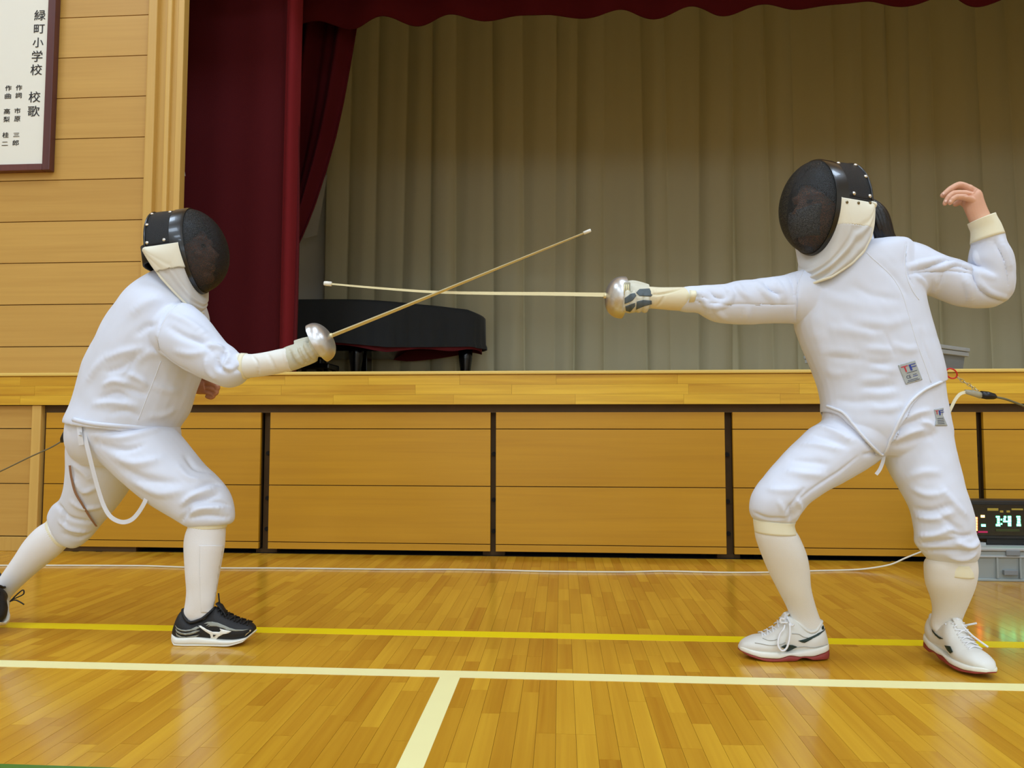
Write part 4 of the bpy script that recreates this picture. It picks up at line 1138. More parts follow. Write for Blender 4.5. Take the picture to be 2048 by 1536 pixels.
# --- shoes
hl = FL(349, 1292); ball = FL(470, 1292)
dirv = np.array([1, .02, 0.0])
MF = frame(np.array([P(346, 1290, 2.325)[0], 2.325, 0.0]), dirv, (0, 0, 1))
bowL = [[xf(MF, (.149, -.002, .140)), xf(MF, (.147, -.003, .160))], [xf(MF, (.166, -.012, .108)), xf(MF, (.182, -.022, .092))]]
shL, shLme = build_shoe(LF, MF, TB, M_shoeb, M_solew, M_solew, M_laceb, 1, bowL)
SBv = BVHTree.FromPolygons([tuple(Vector(v.co)+ORG[LF.name]) for v in shLme.vertices], [tuple(p.vertices) for p in shLme.polygons])
Zs = lambda x, y: (330+x/10.24, 1180+y/10.24)
def shoe_decal(nm, poly, m, lift=.0016, th=.0006): return decal(nm, [Zs(*q) for q in poly], None, m, shL, lift=lift, thick=th, bvh=SBv, Yhint=2.27, res=.006)
shoe_decal('side_logo', [(690, 735), (740, 730), (860, 800), (980, 850), (1120, 855), (1150, 830), (1125, 790), (1200, 810), (1370, 850), (1300, 880), (1200, 900), (1120, 940), (1060, 990), (1035, 1010), (930, 1000), (945, 950), (930, 900), (860, 860), (770, 800)], M_logo, .002, .0009)
shoe_decal('logo_notch', [(995, 905), (1060, 910), (1005, 950)], M_shoeb, .0036, .0006)
shoe_decal('silver_swoosh', [(800, 690), (880, 655), (970, 648), (1080, 670), (1200, 720), (1330, 780), (1450, 810), (1600, 815), (1720, 800), (1600, 835), (1450, 845), (1300, 830), (1180, 780), (1060, 745), (940, 740), (880, 755), (930, 715), (840, 735), (900, 690)], M_silver)
for k, (y0, y1) in enumerate(((790, 835), (850, 905), (925, 975))):
    shoe_decal('heel_stripe', [(215+k*6, y0-70+k*6), (260, y0-20), (340, y0+20), (430, y0+30), (530, y0+15), (650-10*k, y0-40+k*20), (735-12*k, y0-45+k*6+20), (640, y0+25), (530, y1+5), (430, y1+15), (330, y1), (240, y1-45)], M_silver)
shoe_decal('toe_guard', [(1790, 985), (1850, 900), (1905, 840), (1925, 870), (1900, 930), (1850, 990), (1790, 1050), (1720, 1080), (1750, 1030)], M_solet, .003, .001)
M2 = frame(np.array([-2.035, 2.56, .08]), (.58, -.8, -.28), (0, -.16, 1))
b1 = P(20, 1203, 2.44)
bow2 = [[P(35, 1188, 2.44), P(46, 1180, 2.44), P(47, 1188, 2.44), P(34, 1195, 2.44), P(24, 1199, 2.44)], [P(30, 1200, 2.44), P(40, 1204, 2.44), P(48, 1209, 2.44)]]
build_shoe(LF, M2, TB, M_shoeb, M_solew, M_solew, M_laceb, -1, False)
link('trailing_lace', MB().tube(catmull([b1]+bow2[0], 6), .0022, 6), M_laceb, LF, smooth=True)
link('trailing_lace', MB().tube(catmull([b1]+bow2[1], 6), .0022, 6), M_laceb, LF, smooth=True)
# --- mask and head
cL = P(395, 502, 2.40)
ML = frame(cL, (.985, .03, .155), (-.155, 0, .988))
domeL, bibL = build_mask(LF, ML, 1.02, .098, dict(back=.126, x=[-.020, -.030, -.060, -.088, -.106, -.118, -.128], z=[-.212, -.196, -.144, -.098, -.058, -.030, -.004], w=[.004, .052, .080, .092, .098, .099, .099], fold=.0022, seam=-.075), M_bib, True, M_meshb)
headL = fuse(head_parts(ML, 1.0), .003, 9)
hair_cap(ML, 1.0, 'hair', LF)
def eyes(M, person, s=1.0):
    for sg in (1, -1):
        link('eye', MB().rings(ellipsoid((.036*s, sg*.030*s, .006*s), (.007*s, .013*s, .006*s), M, 14, 10)), M_eye, person, smooth=True)
        link('eyebrow', MB().tube([xf(M, (.043*s, sg*.016*s, .028*s)), xf(M, (.040*s, sg*.032*s, .034*s)), xf(M, (.028*s, sg*.048*s, .030*s))], .003*s, 6), M_hair, person, smooth=True)
eyes(ML, LF)
# --- bare left hand behind the waist
hL = hand_mesh([(372, 757, 372, 788, 2.60, .022), (384, 753, 384, 787, 2.60, .022), (398, 753, 399, 789, 2.595, .024), (412, 757, 415, 789, 2.59, .022)],
               [([(404, 757, 2.585), (422, 759, 2.575), (433, 765, 2.572), (430, 772, 2.575), (418, 771, 2.58)], .0105, .0085), ([(406, 765, 2.585), (425, 767, 2.574), (435, 774, 2.571), (431, 780, 2.574), (418, 779, 2.58)], .0105, .0085),
                ([(406, 775, 2.585), (424, 777, 2.575), (433, 783, 2.573), (429, 788, 2.576), (418, 787, 2.58)], .010, .008), ([(404, 783, 2.585), (418, 786, 2.577), (427, 791, 2.576), (422, 795, 2.578), (414, 793, 2.58)], .009, .0075),
                ([(392, 756, 2.60), (408, 750, 2.59), (420, 755, 2.578), (426, 761, 2.572)], .0115, .009)])
bodyL = fuse([body_tube(torsoL, scale=.84), body_tube(armL, scale=.66), body_tube(farL, scale=.72), body_tube(hipL, scale=.82), body_tube(frontL, scale=.72), body_tube(rearL, scale=.72),
              body_tube(sfL, scale=.86), body_tube(srL, scale=.86)], .008, 3)
link('body', join_meshes([bodyL, headL, hL]), M_skin2, LF, smooth=True)
# --- epee of the left fencer
M_alu = plain('guard_aluminium', srgb(214, 214, 212), .34, metal=.85, bump=.15, bscale=90)
M_blade = plain('blade_steel', srgb(226, 214, 168), .4, metal=.4)
M_tipw = plain('tip_white', srgb(240, 238, 226), .5)
M_grip = plain('grip_black', srgb(28, 27, 26), .6)
M_clear = plain('plug_clear_plastic', srgb(226, 224, 200), .15, trans=.6)
def build_epee(name, label, apex, axis, pts, r_guard, depth, tipr):
    """bell guard turned about the blade axis, blade running through pts, grip behind the guard"""
    ax = np.array(axis, float); ax /= np.linalg.norm(ax)
    t = thing(name, apex, label, 'sword')
    ref = np.array([0, 0, 1.0]); s1 = np.cross(ax, ref); s1 /= np.linalg.norm(s1); s2 = np.cross(s1, ax)
    prof = []
    for k in np.linspace(0, 1, 16):
        q = k*math.pi*.5; prof.append((-depth*(1-math.cos(q)**.9)*1.0, r_guard*math.sin(q)**.92))
    prof += [(-depth-.004, r_guard*1.0), (-depth-.004, r_guard*.975)]
    prof += [(x-.0022, r*.965) for x, r in prof[15::-1]]
    rows_ = [[np.array(apex)+ax*x+max(r, .0005)*(math.cos(q)*s1+math.sin(q)*s2) for q in np.linspace(0, 2*math.pi, 56, endpoint=False)] for x, r in prof]
    g = link('guard', MB().grid(rows_, closed_v=True), M_alu, t, smooth=True); sharp(g, 55)
    link('blade_nut', MB().tube([np.array(apex)-ax*.006, np.array(apex)+ax*.006], [.009, .007], 14), M_blade, t, smooth=True)
    p = catmull(pts, 8); n = len(p)
    # triangular blade, thick at the guard and thin at the point
    rad = [.0072*(1-i/(n-1))**1.0*.62+.0030 for i in range(n)]
    link('blade', MB().tube(p, rad, 3), M_blade, t)
    d = p[-1]-p[-2]; d /= np.linalg.norm(d)
    link('point_button', MB().tube([p[-1]-d*.018, p[-1]-d*.001, p[-1]+d*.006], [tipr, tipr, tipr*.9], 14), M_tipw, t, smooth=True)
    b0 = np.array(apex)-ax*(depth*.55)
    link('grip', MB().tube([b0, b0-ax*.05, b0-ax*.10, b0-ax*.145], [.010, .012, .011, .012], 12), M_grip, t, smooth=True)
    link('guard_pad', MB().tube([np.array(apex)-ax*(depth*.62), np.array(apex)-ax*(depth*.72)], r_guard*.72, 32), M_grip, t)
    return t, ax, s1, s2
apL = P(660, 672, 2.25); tpL = P(1178, 462, 2.25)
axL = tpL-apL; axg = P(659, 673, 2.25)-P(627, 691, 2.25)
epL, aL, s1L, s2L = build_epee('epee', 'epee held by the left fencer, its straight blade rising to the right', P(662, 671.5, 2.25), axg, [apL, P(790, 620, 2.25), P(920, 567, 2.25), P(1050, 514, 2.25), tpL], .0655, .046, .0052)
# --- glove on the sword hand
M_glove = plain('glove_pale_leather', srgb(206, 204, 184), .7, bump=.2, bscale=200)
M_glovec = cloth('glove_cuff_white', srgb(236, 234, 226))
cuff = [(476, 706, 478, 760, 2.25, .040), (486, 707, 487, 757, 2.25, .041), (506, 708, 504, 755, 2.25, .041), (533, 704, 522, 753, 2.25, .041), (556, 699, 548, 749, 2.25, .040), (571, 696, 566, 745, 2.25, .040), (578, 694, 584, 742, 2.25, .038)]
cfm = fuse([body_tube(cuff)], .003, 3)
folds(cfm, [([Z2(1000, 1190), Z2(1040, 1260), Z2(1080, 1340)], -.003, .006), ([Z2(880, 1200), Z2(930, 1260), Z2(940, 1360)], -.004, .004), ([Z2(1130, 1165), Z2(1140, 1240), Z2(1180, 1320)], .003, .005)])
glL = link('glove', cfm, M_glovec, LF, smooth=True)
link('cuff_edge', MB().rings(body_tube([(484, 706, 486, 759, 2.25, .042), (494, 706.5, 495, 758, 2.25, .0425)], 40, 2)), M_creamb, glL, smooth=True)
hand = [(566, 697, 574, 744, 2.25, .034), (577, 692, 590, 740, 2.25, .036), (593, 687, 606, 734, 2.25, .036), (608, 681, 622, 728, 2.25, .034), (620, 680, 634, 722, 2.25, .030)]
mbh = MB(); mbh.rings(body_tube(hand, 30, 4))
def fingers_round(mb, c, ax, dn, dback, n=4, r=.026, fr=.0095, pitch=.021):
    """fingers closed round a grip whose axis is ax, knuckles on the dback side, tips coming up in front"""
    for k in range(n):
        o = np.array(c)+ax*(pitch*(1.5-k)); rr = r*(1-.05*k); pts_ = []
        for q in np.linspace(-.25*math.pi, 1.30*math.pi, 12): pts_.append(o+dback*rr*math.cos(q)+dn*rr*math.sin(q))
        mb.tube(pts_, [fr*1.05]*5+[fr]*4+[fr*.92]*2+[fr*.6], 10)
cg = P(615, 702, 2.235)
fingers_round(mbh, cg, aL, -s2L, np.array([0, 1.0, 0]), 4, .028, .0105)
mbh.tube(catmull([P(590, 688, 2.262), P(606, 683, 2.262), P(620, 680, 2.255), P(634, 678, 2.25)], 3), .012, 10)
hme = fuse(mbh, .0022, 3)
folds(hme, [([Z2(1160, 1160), Z2(1190, 1230), Z2(1250, 1290)], -.004, .005), ([Z2(1230, 1130), Z2(1250, 1200), Z2(1290, 1260)], -.003, .005)])
link('glove_hand', hme, M_glove, glL, smooth=True)
# --- straps, clip and body wire
clip = on_surface(bbv, [(160, 852), (160, 872)], .005)
ribbon('belt_strap', [P(158, 846, 2.27), P(160, 870, 2.262), P(163, 890, 2.265)], .017, M_trimw, brL)
link('belt_buckle', MB().tube([P(160, 864, 2.258), P(160.5, 871, 2.256)], .008, 10, flat=.4), M_trimw, brL)
ribbon('brace_loop', [P(167, 862, 2.27), P(176, 900, 2.265), P(186, 940, 2.275), P(197, 980, 2.285), P(208, 1012, 2.29), P(222, 1034, 2.29), P(243, 1044, 2.29), P(262, 1040, 2.285), P(277, 1025, 2.28), P(290, 1003, 2.27), P(296, 985, 2.28)], .014, M_trimw, brL)
M_cord = plain('brown_cord', srgb(150, 112, 84), .7)
ribbon('elastic_cord', on_surface(bbv, [(144, 930), (147, 955), (154, 983), (166, 1008), (180, 1032), (191, 1050)], .007), .008, M_cord, brL)
wire = thing('body_wire', P(133, 868, 2.42), 'black plug and thin wire trailing left from behind the left fencer\'s waist', 'cable')
M_plug = plain('plug_black_plastic', srgb(18, 18, 20), .35)
link('plug', MB().tube([P(150, 850, 2.42), P(141, 858, 2.42), P(133, 868, 2.42), P(127, 879, 2.42), P(123, 884, 2.42)], [.010, .015, .016, .014, .006], 14, flat=.7), M_plug, wire, smooth=True)
link('wire', MB().tube(catmull([P(124, 882, 2.42), P(100, 896, 2.44), P(60, 914, 2.5), P(0, 943, 2.6), P(-60, 968, 2.7), np.array([-2.9, 2.85, .3]), np.array([-3.6, 2.95, .006]), np.array([-4.6, 3.0, .006])], 5), .0026, 8), plain('wire_grey', srgb(110, 104, 84), .5), wire, smooth=True)
# ================================================================== right fencer
RF = thing('person', (.93, 2.3, 0), 'masked fencer in whites and white shoes on the right, rear hand raised, facing left', 'person')
torsoR = [(1652, 500, 1742, 486, 2.29, .055), (1630, 522, 1778, 482, 2.285, .075), (1612, 545, 1815, 488, 2.28, .095), (1602, 590, 1832, 540, 2.28, .108), (1595, 640, 1842, 594, 2.28, .114), (1603, 672, 1853, 640, 2.28, .116), (1621, 716, 1866, 690, 2.28, .116),
          (1639, 764, 1879, 742, 2.28, .114), (1647, 800, 1884, 786, 2.28, .116), (1648, 824, 1892, 832, 2.28, .122), (1652, 850, 1898, 872, 2.28, .122), (1700, 890, 1880, 900, 2.28, .105), (1740, 908, 1820, 912, 2.28, .08)]
armR = [(1660, 560, 1650, 650, 2.28, .068), (1618, 542, 1605, 645, 2.275, .072), (1590, 548, 1582, 643, 2.272, .070), (1562, 556, 1553, 642, 2.27, .066), (1539, 559, 1533, 643, 2.268, .063), (1510, 563, 1503, 645, 2.265, .061), (1472, 567, 1465, 644, 2.262, .058), (1450, 573, 1435, 640, 2.26, .054), (1425, 575, 1412, 630, 2.258, .048),
        (1400, 576, 1396, 622, 2.255, .041), (1374, 578, 1371, 620, 2.252, .036), (1362, 580, 1360, 618, 2.25, .034)]
rearA = [(1780, 490, 1800, 610, 2.28, .075), (1812, 487, 1834, 596, 2.28, .074), (1836, 494, 1852, 587, 2.28, .070), (1860, 506, 1868, 589, 2.28, .066), (1886, 518, 1892, 598, 2.28, .064), (1912, 523, 1920, 607, 2.278, .064), (1934, 531, 1954, 611, 2.275, .064),
         (1944, 533, 1990, 608, 2.27, .064), (1946, 530, 2017, 587, 2.262, .062), (1944, 520, 2022, 545, 2.255, .060), (1948, 501, 2018, 514, 2.25, .055), (1952, 488, 2005, 489, 2.245, .047), (1949, 479, 2000, 470, 2.24, .042), (1946, 461, 1995, 451, 2.235, .039), (1942, 450, 1989, 438, 2.232, .037)]
legRf = [(1665, 822, 1815, 880, 2.28, .11), (1640, 845, 1790, 905, 2.275, .108), (1622, 855, 1762, 916, 2.27, .105), (1596, 880, 1727, 940, 2.26, .10), (1560, 916, 1691, 961, 2.25, .094), (1525, 957, 1652, 982, 2.235, .086), (1506, 988, 1620, 1003, 2.225, .078), (1500, 1015, 1604, 1022, 2.225, .071), (1503, 1032, 1592, 1042, 2.23, .062), (1511, 1042, 1583, 1048, 2.235, .05)]
legRr = [(1725, 850, 1892, 830, 2.28, .112), (1755, 895, 1900, 876, 2.272, .108), (1772, 922, 1908, 915, 2.258, .102), (1790, 958, 1920, 968, 2.24, .094), (1810, 993, 1934, 1004, 2.225, .087), (1826, 1025, 1944, 1034, 2.215, .081), (1833, 1062, 1947, 1062, 2.21, .076), (1834, 1086, 1957, 1087, 2.215, .073), (1847, 1106, 1955, 1110, 2.225, .066), (1858, 1120, 1947, 1124, 2.235, .052)]
VR = .0036
hull = fuse([body_tube(torsoR, expo=2.3), body_tube(armR), body_tube(rearA), body_tube(legRf), body_tube(legRr)], VR, 7)
ripple(hull, .0045, 25, (0, 0, 1), 11)
Z6 = lambda x, y: (1180+x/4.452, 500+y/4.452)
Z7 = lambda x, y: (1560+x/4.197, 640+y/4.197)
Z8 = lambda x, y: (1440+x/3.368, 960+y/3.368)
Z5 = lambda x, y: (1780+x/5.12, 340+y/5.12)
sr = [  # sword arm
      ([Z6(1190, 330), Z6(1250, 390), Z6(1230, 460), Z6(1130, 500), Z6(1050, 470)], .006, .009), ([Z6(1060, 370), Z6(1110, 420), Z6(1180, 440)], -.005, .008), ([Z6(960, 370), Z6(1000, 440), Z6(1060, 500), Z6(1060, 580)], .006, .008),
      ([Z6(1550, 300), Z6(1600, 360), Z6(1690, 400)], -.006, .008), ([Z6(1480, 310), Z6(1570, 400), Z6(1640, 450)], .005, .010), ([Z6(1640, 270), Z6(1700, 360), Z6(1720, 440)], .005, .010), ([Z6(1770, 240), Z6(1800, 320), Z6(1820, 420)], -.006, .009),
      ([Z6(1830, 190), Z6(1850, 300), Z6(1840, 480), Z6(1835, 620)], -.006, .006), ([Z6(1300, 310), Z6(1350, 380), Z6(1420, 430)], .005, .010), ([Z6(1400, 520), Z6(1390, 570), Z6(1380, 610)], .004, .010), ([Z6(900, 410), Z6(980, 420), Z6(1040, 450)], -.004, .006), ([Z6(1110, 500), Z6(1150, 560), Z6(1200, 600)], .004, .010),
      ([Z6(900, 440), Z6(1100, 480), Z6(1400, 482), Z6(1820, 485)], -.003, .004),
      # chest and waist
      ([Z7(430, 70), Z7(600, 90), Z7(800, 130)], 0.0031, 0.0175), ([Z7(640, 60), Z7(760, 80), Z7(850, 70)], -0.0019, 0.0125), ([Z7(740, 240), Z7(830, 250), Z7(930, 255)], 0.0031, 0.0125), ([Z7(420, 300), Z7(560, 320), Z7(700, 330)], -0.0031, 0.0150), ([Z7(370, 270), Z7(520, 270), Z7(640, 290)], 0.0025, 0.0150), ([Z7(780, 400), Z7(860, 420), Z7(940, 430)], 0.0031, 0.0125),
      ([Z7(740, 350), Z7(830, 370), Z7(930, 350)], -0.0025, 0.0125), ([Z7(700, 500), Z7(800, 500), Z7(900, 480)], 0.0031, 0.0137), ([Z7(700, 570), Z7(820, 560), Z7(960, 550)], -0.0025, 0.0125), ([Z7(710, 610), Z7(830, 625), Z7(960, 610)], 0.0037, 0.0137), ([Z7(480, 660), Z7(620, 690), Z7(760, 680)], -0.0025, 0.0150), ([Z7(780, 740), Z7(900, 750), Z7(1020, 720)], 0.0031, 0.0125),
      ([Z7(1170, 100), Z7(1200, 220), Z7(1240, 330), Z7(1290, 480)], -0.0025, 0.0075), ([Z7(880, 120), Z7(920, 220), Z7(960, 300)], -0.0019, 0.0063), ([Z7(960, 210), Z7(1050, 250), Z7(1130, 240)], 0.0031, 0.0125), ([Z7(300, 90), Z7(350, 190), Z7(370, 330)], 0.0025, 0.0200), ([Z7(400, 420), Z7(480, 450), Z7(580, 440)], 0.0025, 0.0150),
      ([(1640, 575), (1670, 600), (1730, 610)], 0.0031, 0.0200), ([(1700, 570), (1740, 590), (1790, 600)], -0.0025, 0.0150), ([(1720, 640), (1770, 650), (1810, 640)], 0.0025, 0.0175), ([(1760, 530), (1790, 560), (1810, 590)], -0.0025, 0.0125),
      # rear arm
      ([Z5(180, 1000), Z5(330, 960), Z5(530, 920)], .006, .009), ([Z5(200, 1040), Z5(360, 1010), Z5(520, 950), Z5(640, 940)], -.005, .007), ([Z5(400, 1030), Z5(520, 1000), Z5(640, 970), Z5(750, 990)], .006, .008), ([Z5(560, 1010), Z5(680, 990), Z5(800, 1030)], -.005, .006), ([Z5(180, 1075), Z5(400, 1045), Z5(640, 1040), Z5(850, 1075)], -.005, .005),
      ([Z5(750, 980), Z5(800, 1010), Z5(840, 1020)], .005, .007), ([Z5(840, 1000), Z5(855, 1080), Z5(880, 1160), Z5(940, 1240)], -.012, .008), ([Z5(930, 1230), Z5(1020, 1290), Z5(1150, 1330)], -.009, .007), ([Z5(900, 1160), Z5(1000, 1250), Z5(1180, 1310)], .006, .009), ([Z5(760, 1120), Z5(810, 1220), Z5(820, 1330)], .006, .009),
      ([Z5(440, 1080), Z5(470, 1160), Z5(450, 1240)], .005, .010), ([Z5(540, 1060), Z5(510, 1130), Z5(480, 1180)], -.004, .008), ([Z5(250, 1090), Z5(320, 1150), Z5(350, 1220)], .005, .010), ([Z5(880, 850), Z5(900, 920), Z5(930, 960)], .006, .007), ([Z5(860, 1040), Z5(960, 1080), Z5(1060, 1110)], .005, .010), ([Z5(1060, 730), Z5(1150, 880), Z5(1190, 1040), Z5(1200, 1200)], -.006, .008), ([Z5(1120, 720), Z5(1170, 860), Z5(1215, 1000)], .005, .010), ([Z5(160, 760), Z5(150, 900), Z5(170, 1060), Z5(220, 1180)], -.004, .005),
      # front leg
      ([Z7(400, 800), Z7(520, 850), Z7(680, 980), Z7(770, 1080)], -.006, .010), ([Z7(300, 880), Z7(440, 930), Z7(600, 1010)], .006, .012), ([Z7(280, 960), Z7(420, 1000), Z7(560, 1060)], -.004, .010), ([Z7(180, 1040), Z7(330, 1050), Z7(480, 1080)], .005, .012), ([Z7(100, 1180), Z7(250, 1190), Z7(400, 1210)], -.004, .012), ([Z7(60, 1270), Z7(200, 1290), Z7(350, 1300)], .006, .014), ([Z7(650, 1150), Z7(500, 1270), Z7(300, 1400), Z7(160, 1510)], -.004, .005),
      ([Z7(700, 1130), Z7(780, 1120), Z7(840, 1130)], -.005, .007), ([Z8(330, 60), Z8(420, 70), Z8(520, 60)], .004, .012), ([Z8(560, 60), Z8(500, 140), Z8(440, 220)], -.004, .005), ([Z8(520, 130), Z8(540, 190), Z8(500, 260)], .006, .008), ([Z8(470, 170), Z8(480, 230), Z8(470, 270)], -.006, .006), ([Z8(230, 220), Z8(330, 260), Z8(450, 255)], -.004, .007), ([Z8(400, 150), Z8(430, 210), Z8(430, 260)], .004, .008),
      # rear leg
      ([Z7(960, 1010), Z7(1080, 950), Z7(1200, 920)], .006, .010), ([Z7(960, 960), Z7(1060, 880), Z7(1200, 830)], -.006, .010), ([Z7(1050, 830), Z7(1150, 780), Z7(1260, 760)], .005, .010), ([Z7(960, 1060), Z7(1100, 1020), Z7(1300, 960)], -.004, .012), ([Z7(1180, 850), Z7(1250, 870), Z7(1290, 900)], .005, .010), ([Z7(1050, 1330), Z7(1200, 1280), Z7(1330, 1280)], .004, .014), ([Z8(1300, 60), Z8(1400, 100), Z8(1500, 90)], .005, .012),
      ([Z8(1320, 200), Z8(1430, 210), Z8(1540, 170)], -.006, .010), ([Z8(1330, 250), Z8(1450, 260), Z8(1560, 220)], .006, .011), ([Z8(1500, 60), Z8(1580, 160), Z8(1660, 240)], .005, .011), ([Z8(1480, 230), Z8(1560, 300), Z8(1620, 340)], -.005, .009), ([Z8(1350, 380), Z8(1450, 370), Z8(1560, 330)], .007, .011), ([Z8(1340, 430), Z8(1480, 420), Z8(1600, 400)], -.007, .009), ([Z8(1600, 420), Z8(1680, 450), Z8(1740, 420)], .008, .010),
      ([Z8(1380, 480), Z8(1520, 480), Z8(1700, 480)], -.007, .009), ([Z8(1550, 520), Z8(1640, 530), Z8(1720, 500)], .007, .010), ([Z8(1390, 550), Z8(1500, 560), Z8(1640, 580)], -.006, .008), ([Z8(1560, 360), Z8(1640, 380), Z8(1700, 370)], -.006, .008)]
folds(hull, sr)
ripple(hull, .0012, 75, (1, 0, 0), 12)
legcurve = [(1640, 812), (1653, 815), (1667, 820), (1686, 829), (1703, 850), (1722, 873), (1741, 894), (1757, 909), (1766, 912), (1773, 907), (1782, 885), (1793, 861), (1805, 836), (1822, 808), (1846, 786), (1870, 773), (1884, 767)]
jpoly = [(1100, 300), (1100, 800), (1560, 806)]+[tuple(q) for q in catmull([(x, y, 0) for x, y in legcurve], 3)[:, :2]]+[(1930, 752), (2150, 730), (2150, 430), (2003, 464), (1945, 476), (1912, 482), (1912, 300)]
jkR = trim_to(inflate(hull, .006), jpoly, 2.17)
bpoly = [(1400, 770), (1400, 1200), (2060, 1200), (2060, 730), (1750, 740)]
brR_me = trim_to(hull.copy(), bpoly, 2.2)
jRbv = bvh_of(jkR); bRbv = bvh_of(brR_me)
jacketR = link('jacket', jkR, M_white, RF, smooth=True); jm = jacketR.modifiers.new('solid', 'SOLIDIFY'); jm.thickness = .004; jm.offset = -1
brR = link('breeches', brR_me, M_white2, RF, smooth=True); 
inner_curve = [(x+dx, y+dy) for (x, y), (dx, dy) in zip(legcurve[1:], [(1, -3)]*3+[(3, -2)]*4+[(0, -4)]+[(-3, -2)]*4+[(-2, -3)]*4)]
piping('leg_binding', inner_curve, jRbv, .004, TAPE, jacketR, .002)
piping('front_seam', [(1733, 505), (1745, 517), (1760, 530), (1785, 555), (1805, 590), (1820, 640), (1835, 690), (1850, 730), (1862, 765)], jRbv, .0012, TAPE, jacketR, 0)
piping('armhole_seam', [(1812, 488), (1809, 520), (1812, 550), (1824, 580), (1838, 600)], jRbv, .0012, TAPE, jacketR, 0)
piping('armhole_seam', [(1608, 541), (1596, 570), (1592, 610), (1594, 640)], jRbv, .0012, TAPE, jacketR, 0)
band([(1944.5, 486, 2005, 470, 2.24, .050), (1945, 464, 1998, 450, 2.235, .043), (1941, 453, 1991, 437, 2.232, .041), (1938.5, 446, 1987, 427.5, 2.23, .040)], M_creamb, jacketR, 'cuff')
band([(1389, 582, 1386, 608, 2.235, .046), (1377, 581, 1375, 609, 2.235, .046)], M_creamb, jacketR, 'cuff_tab')
# --- neck collar
collarR = fuse([body_tube([(1655, 470, 1742, 462, 2.30, .062), (1648, 500, 1748, 486, 2.295, .066), (1640, 520, 1765, 490, 2.29, .078)], 40, 4)], .004, 3)
link('collar', collarR, M_white, jacketR, smooth=True)
# --- cloth labels with the maker's letters
M_lab = plain('label_silver_grey', srgb(172, 176, 172), .6)
M_lred = plain('print_red', srgb(206, 44, 58), .6); M_lblue = plain('print_blue', srgb(44, 62, 150), .6); M_ldark = plain('print_dark', srgb(70, 76, 96), .6)
q = [Z7(988, 380), Z7(1130, 340), Z7(1192, 502), Z7(1055, 542)]
lab = decal('maker_label', q, None, M_lab, jacketR, lift=.0012, thick=.0010, bvh=jRbv, Yhint=2.17)
def lq(u0, v0, u1, v1):
    tl, tr_, br_, bl_ = [np.array(z) for z in q]
    f = lambda u, v: (1-u)*(1-v)*tl+u*(1-v)*tr_+u*v*br_+(1-u)*v*bl_
    return [f(u0, v0), f(u1, v0), f(u1, v1), f(u0, v1)]
text_decal('T', lq(.10, .12, .50, .42), jRbv, M_lred, jacketR, 'letter_t')
text_decal('F', lq(.56, .12, .94, .42), jRbv, M_lblue, jacketR, 'letter_f')
text_decal('CE', lq(.18, .60, .44, .76), jRbv, M_ldark, jacketR, 'ce_mark')
for v0, u0, u1, m in ((.47, .3, .9, M_ldark), (.62, .58, .80, M_ldark), (.70, .56, .84, M_lblue), (.84, .18, .78, M_ldark), (.91, .12, .86, M_ldark)):
    decal('print_line', lq(u0, v0, u1, v0+.025), None, m, jacketR, lift=.0026, thick=.0004, bvh=jRbv, Yhint=2.17)
q = [Z7(1290, 752), Z7(1366, 738), Z7(1400, 888), Z7(1298, 888)]
q2 = [Z7(1290, 752), Z7(1366, 738), Z7(1362, 800), Z7(1400, 888), Z7(1298, 888), Z7(1308, 830)]
decal('maker_label', q2, None, M_lab, brR, lift=.0012, thick=.0010, bvh=bRbv, Yhint=2.18)
text_decal('T', lq(.06, .08, .42, .32), bRbv, M_lred, brR, 'letter_t'); text_decal('F', lq(.44, .10, .92, .38), bRbv, M_lblue, brR, 'letter_f')
for v0 in (.55, .66, .76, .86): decal('print_line', lq(.22, v0, .78, v0+.03), None, M_ldark, brR, lift=.0026, thick=.0004, bvh=bRbv, Yhint=2.18)
# --- socks, knee bands
band([(1507, 1038, 1590, 1044, 2.235, .058), (1508, 1050, 1588, 1052, 2.235, .057), (1510, 1064, 1593, 1068, 2.236, .058)], M_creamb, brR)
band([(1866, 1124, 1943, 1126, 2.235, .056), (1864, 1134, 1946, 1140, 2.237, .058), (1866, 1146, 1946, 1152, 2.24, .058)], M_creamb, brR)
sfR = [(1512, 1040, 1584, 1045, 2.235, .05), (1510, 1056, 1590, 1060, 2.237, .054), (1512, 1076, 1599, 1076, 2.24, .058), (1523, 1108, 1612, 1108, 2.25, .058), (1538, 1144, 1618, 1139, 2.265, .053), (1556, 1180, 1621, 1174, 2.28, .044), (1573, 1213, 1629, 1206, 2.30, .036), (1580, 1234, 1637, 1230, 2.31, .030), (1584, 1252, 1645, 1250, 2.313, .026), (1590, 1268, 1645, 1268, 2.313, .020)]
srR = [(1862, 1112, 1950, 1114, 2.232, .05), (1852, 1124, 1952, 1128, 2.237, .057), (1851, 1142, 1952, 1148, 2.243, .059), (1854, 1168, 1946, 1174, 2.255, .057), (1864, 1198, 1934, 1205, 2.28, .048), (1867, 1222, 1925, 1228, 2.30, .040), (1863, 1244, 1920, 1246, 2.315, .036), (1866, 1258, 1922, 1258, 2.31, .032), (1876, 1272, 1926, 1272, 2.30, .024)]
sock('sock', sfR, M_sockc, RF, .0); sock('sock', srR, M_sockc, RF, .0)
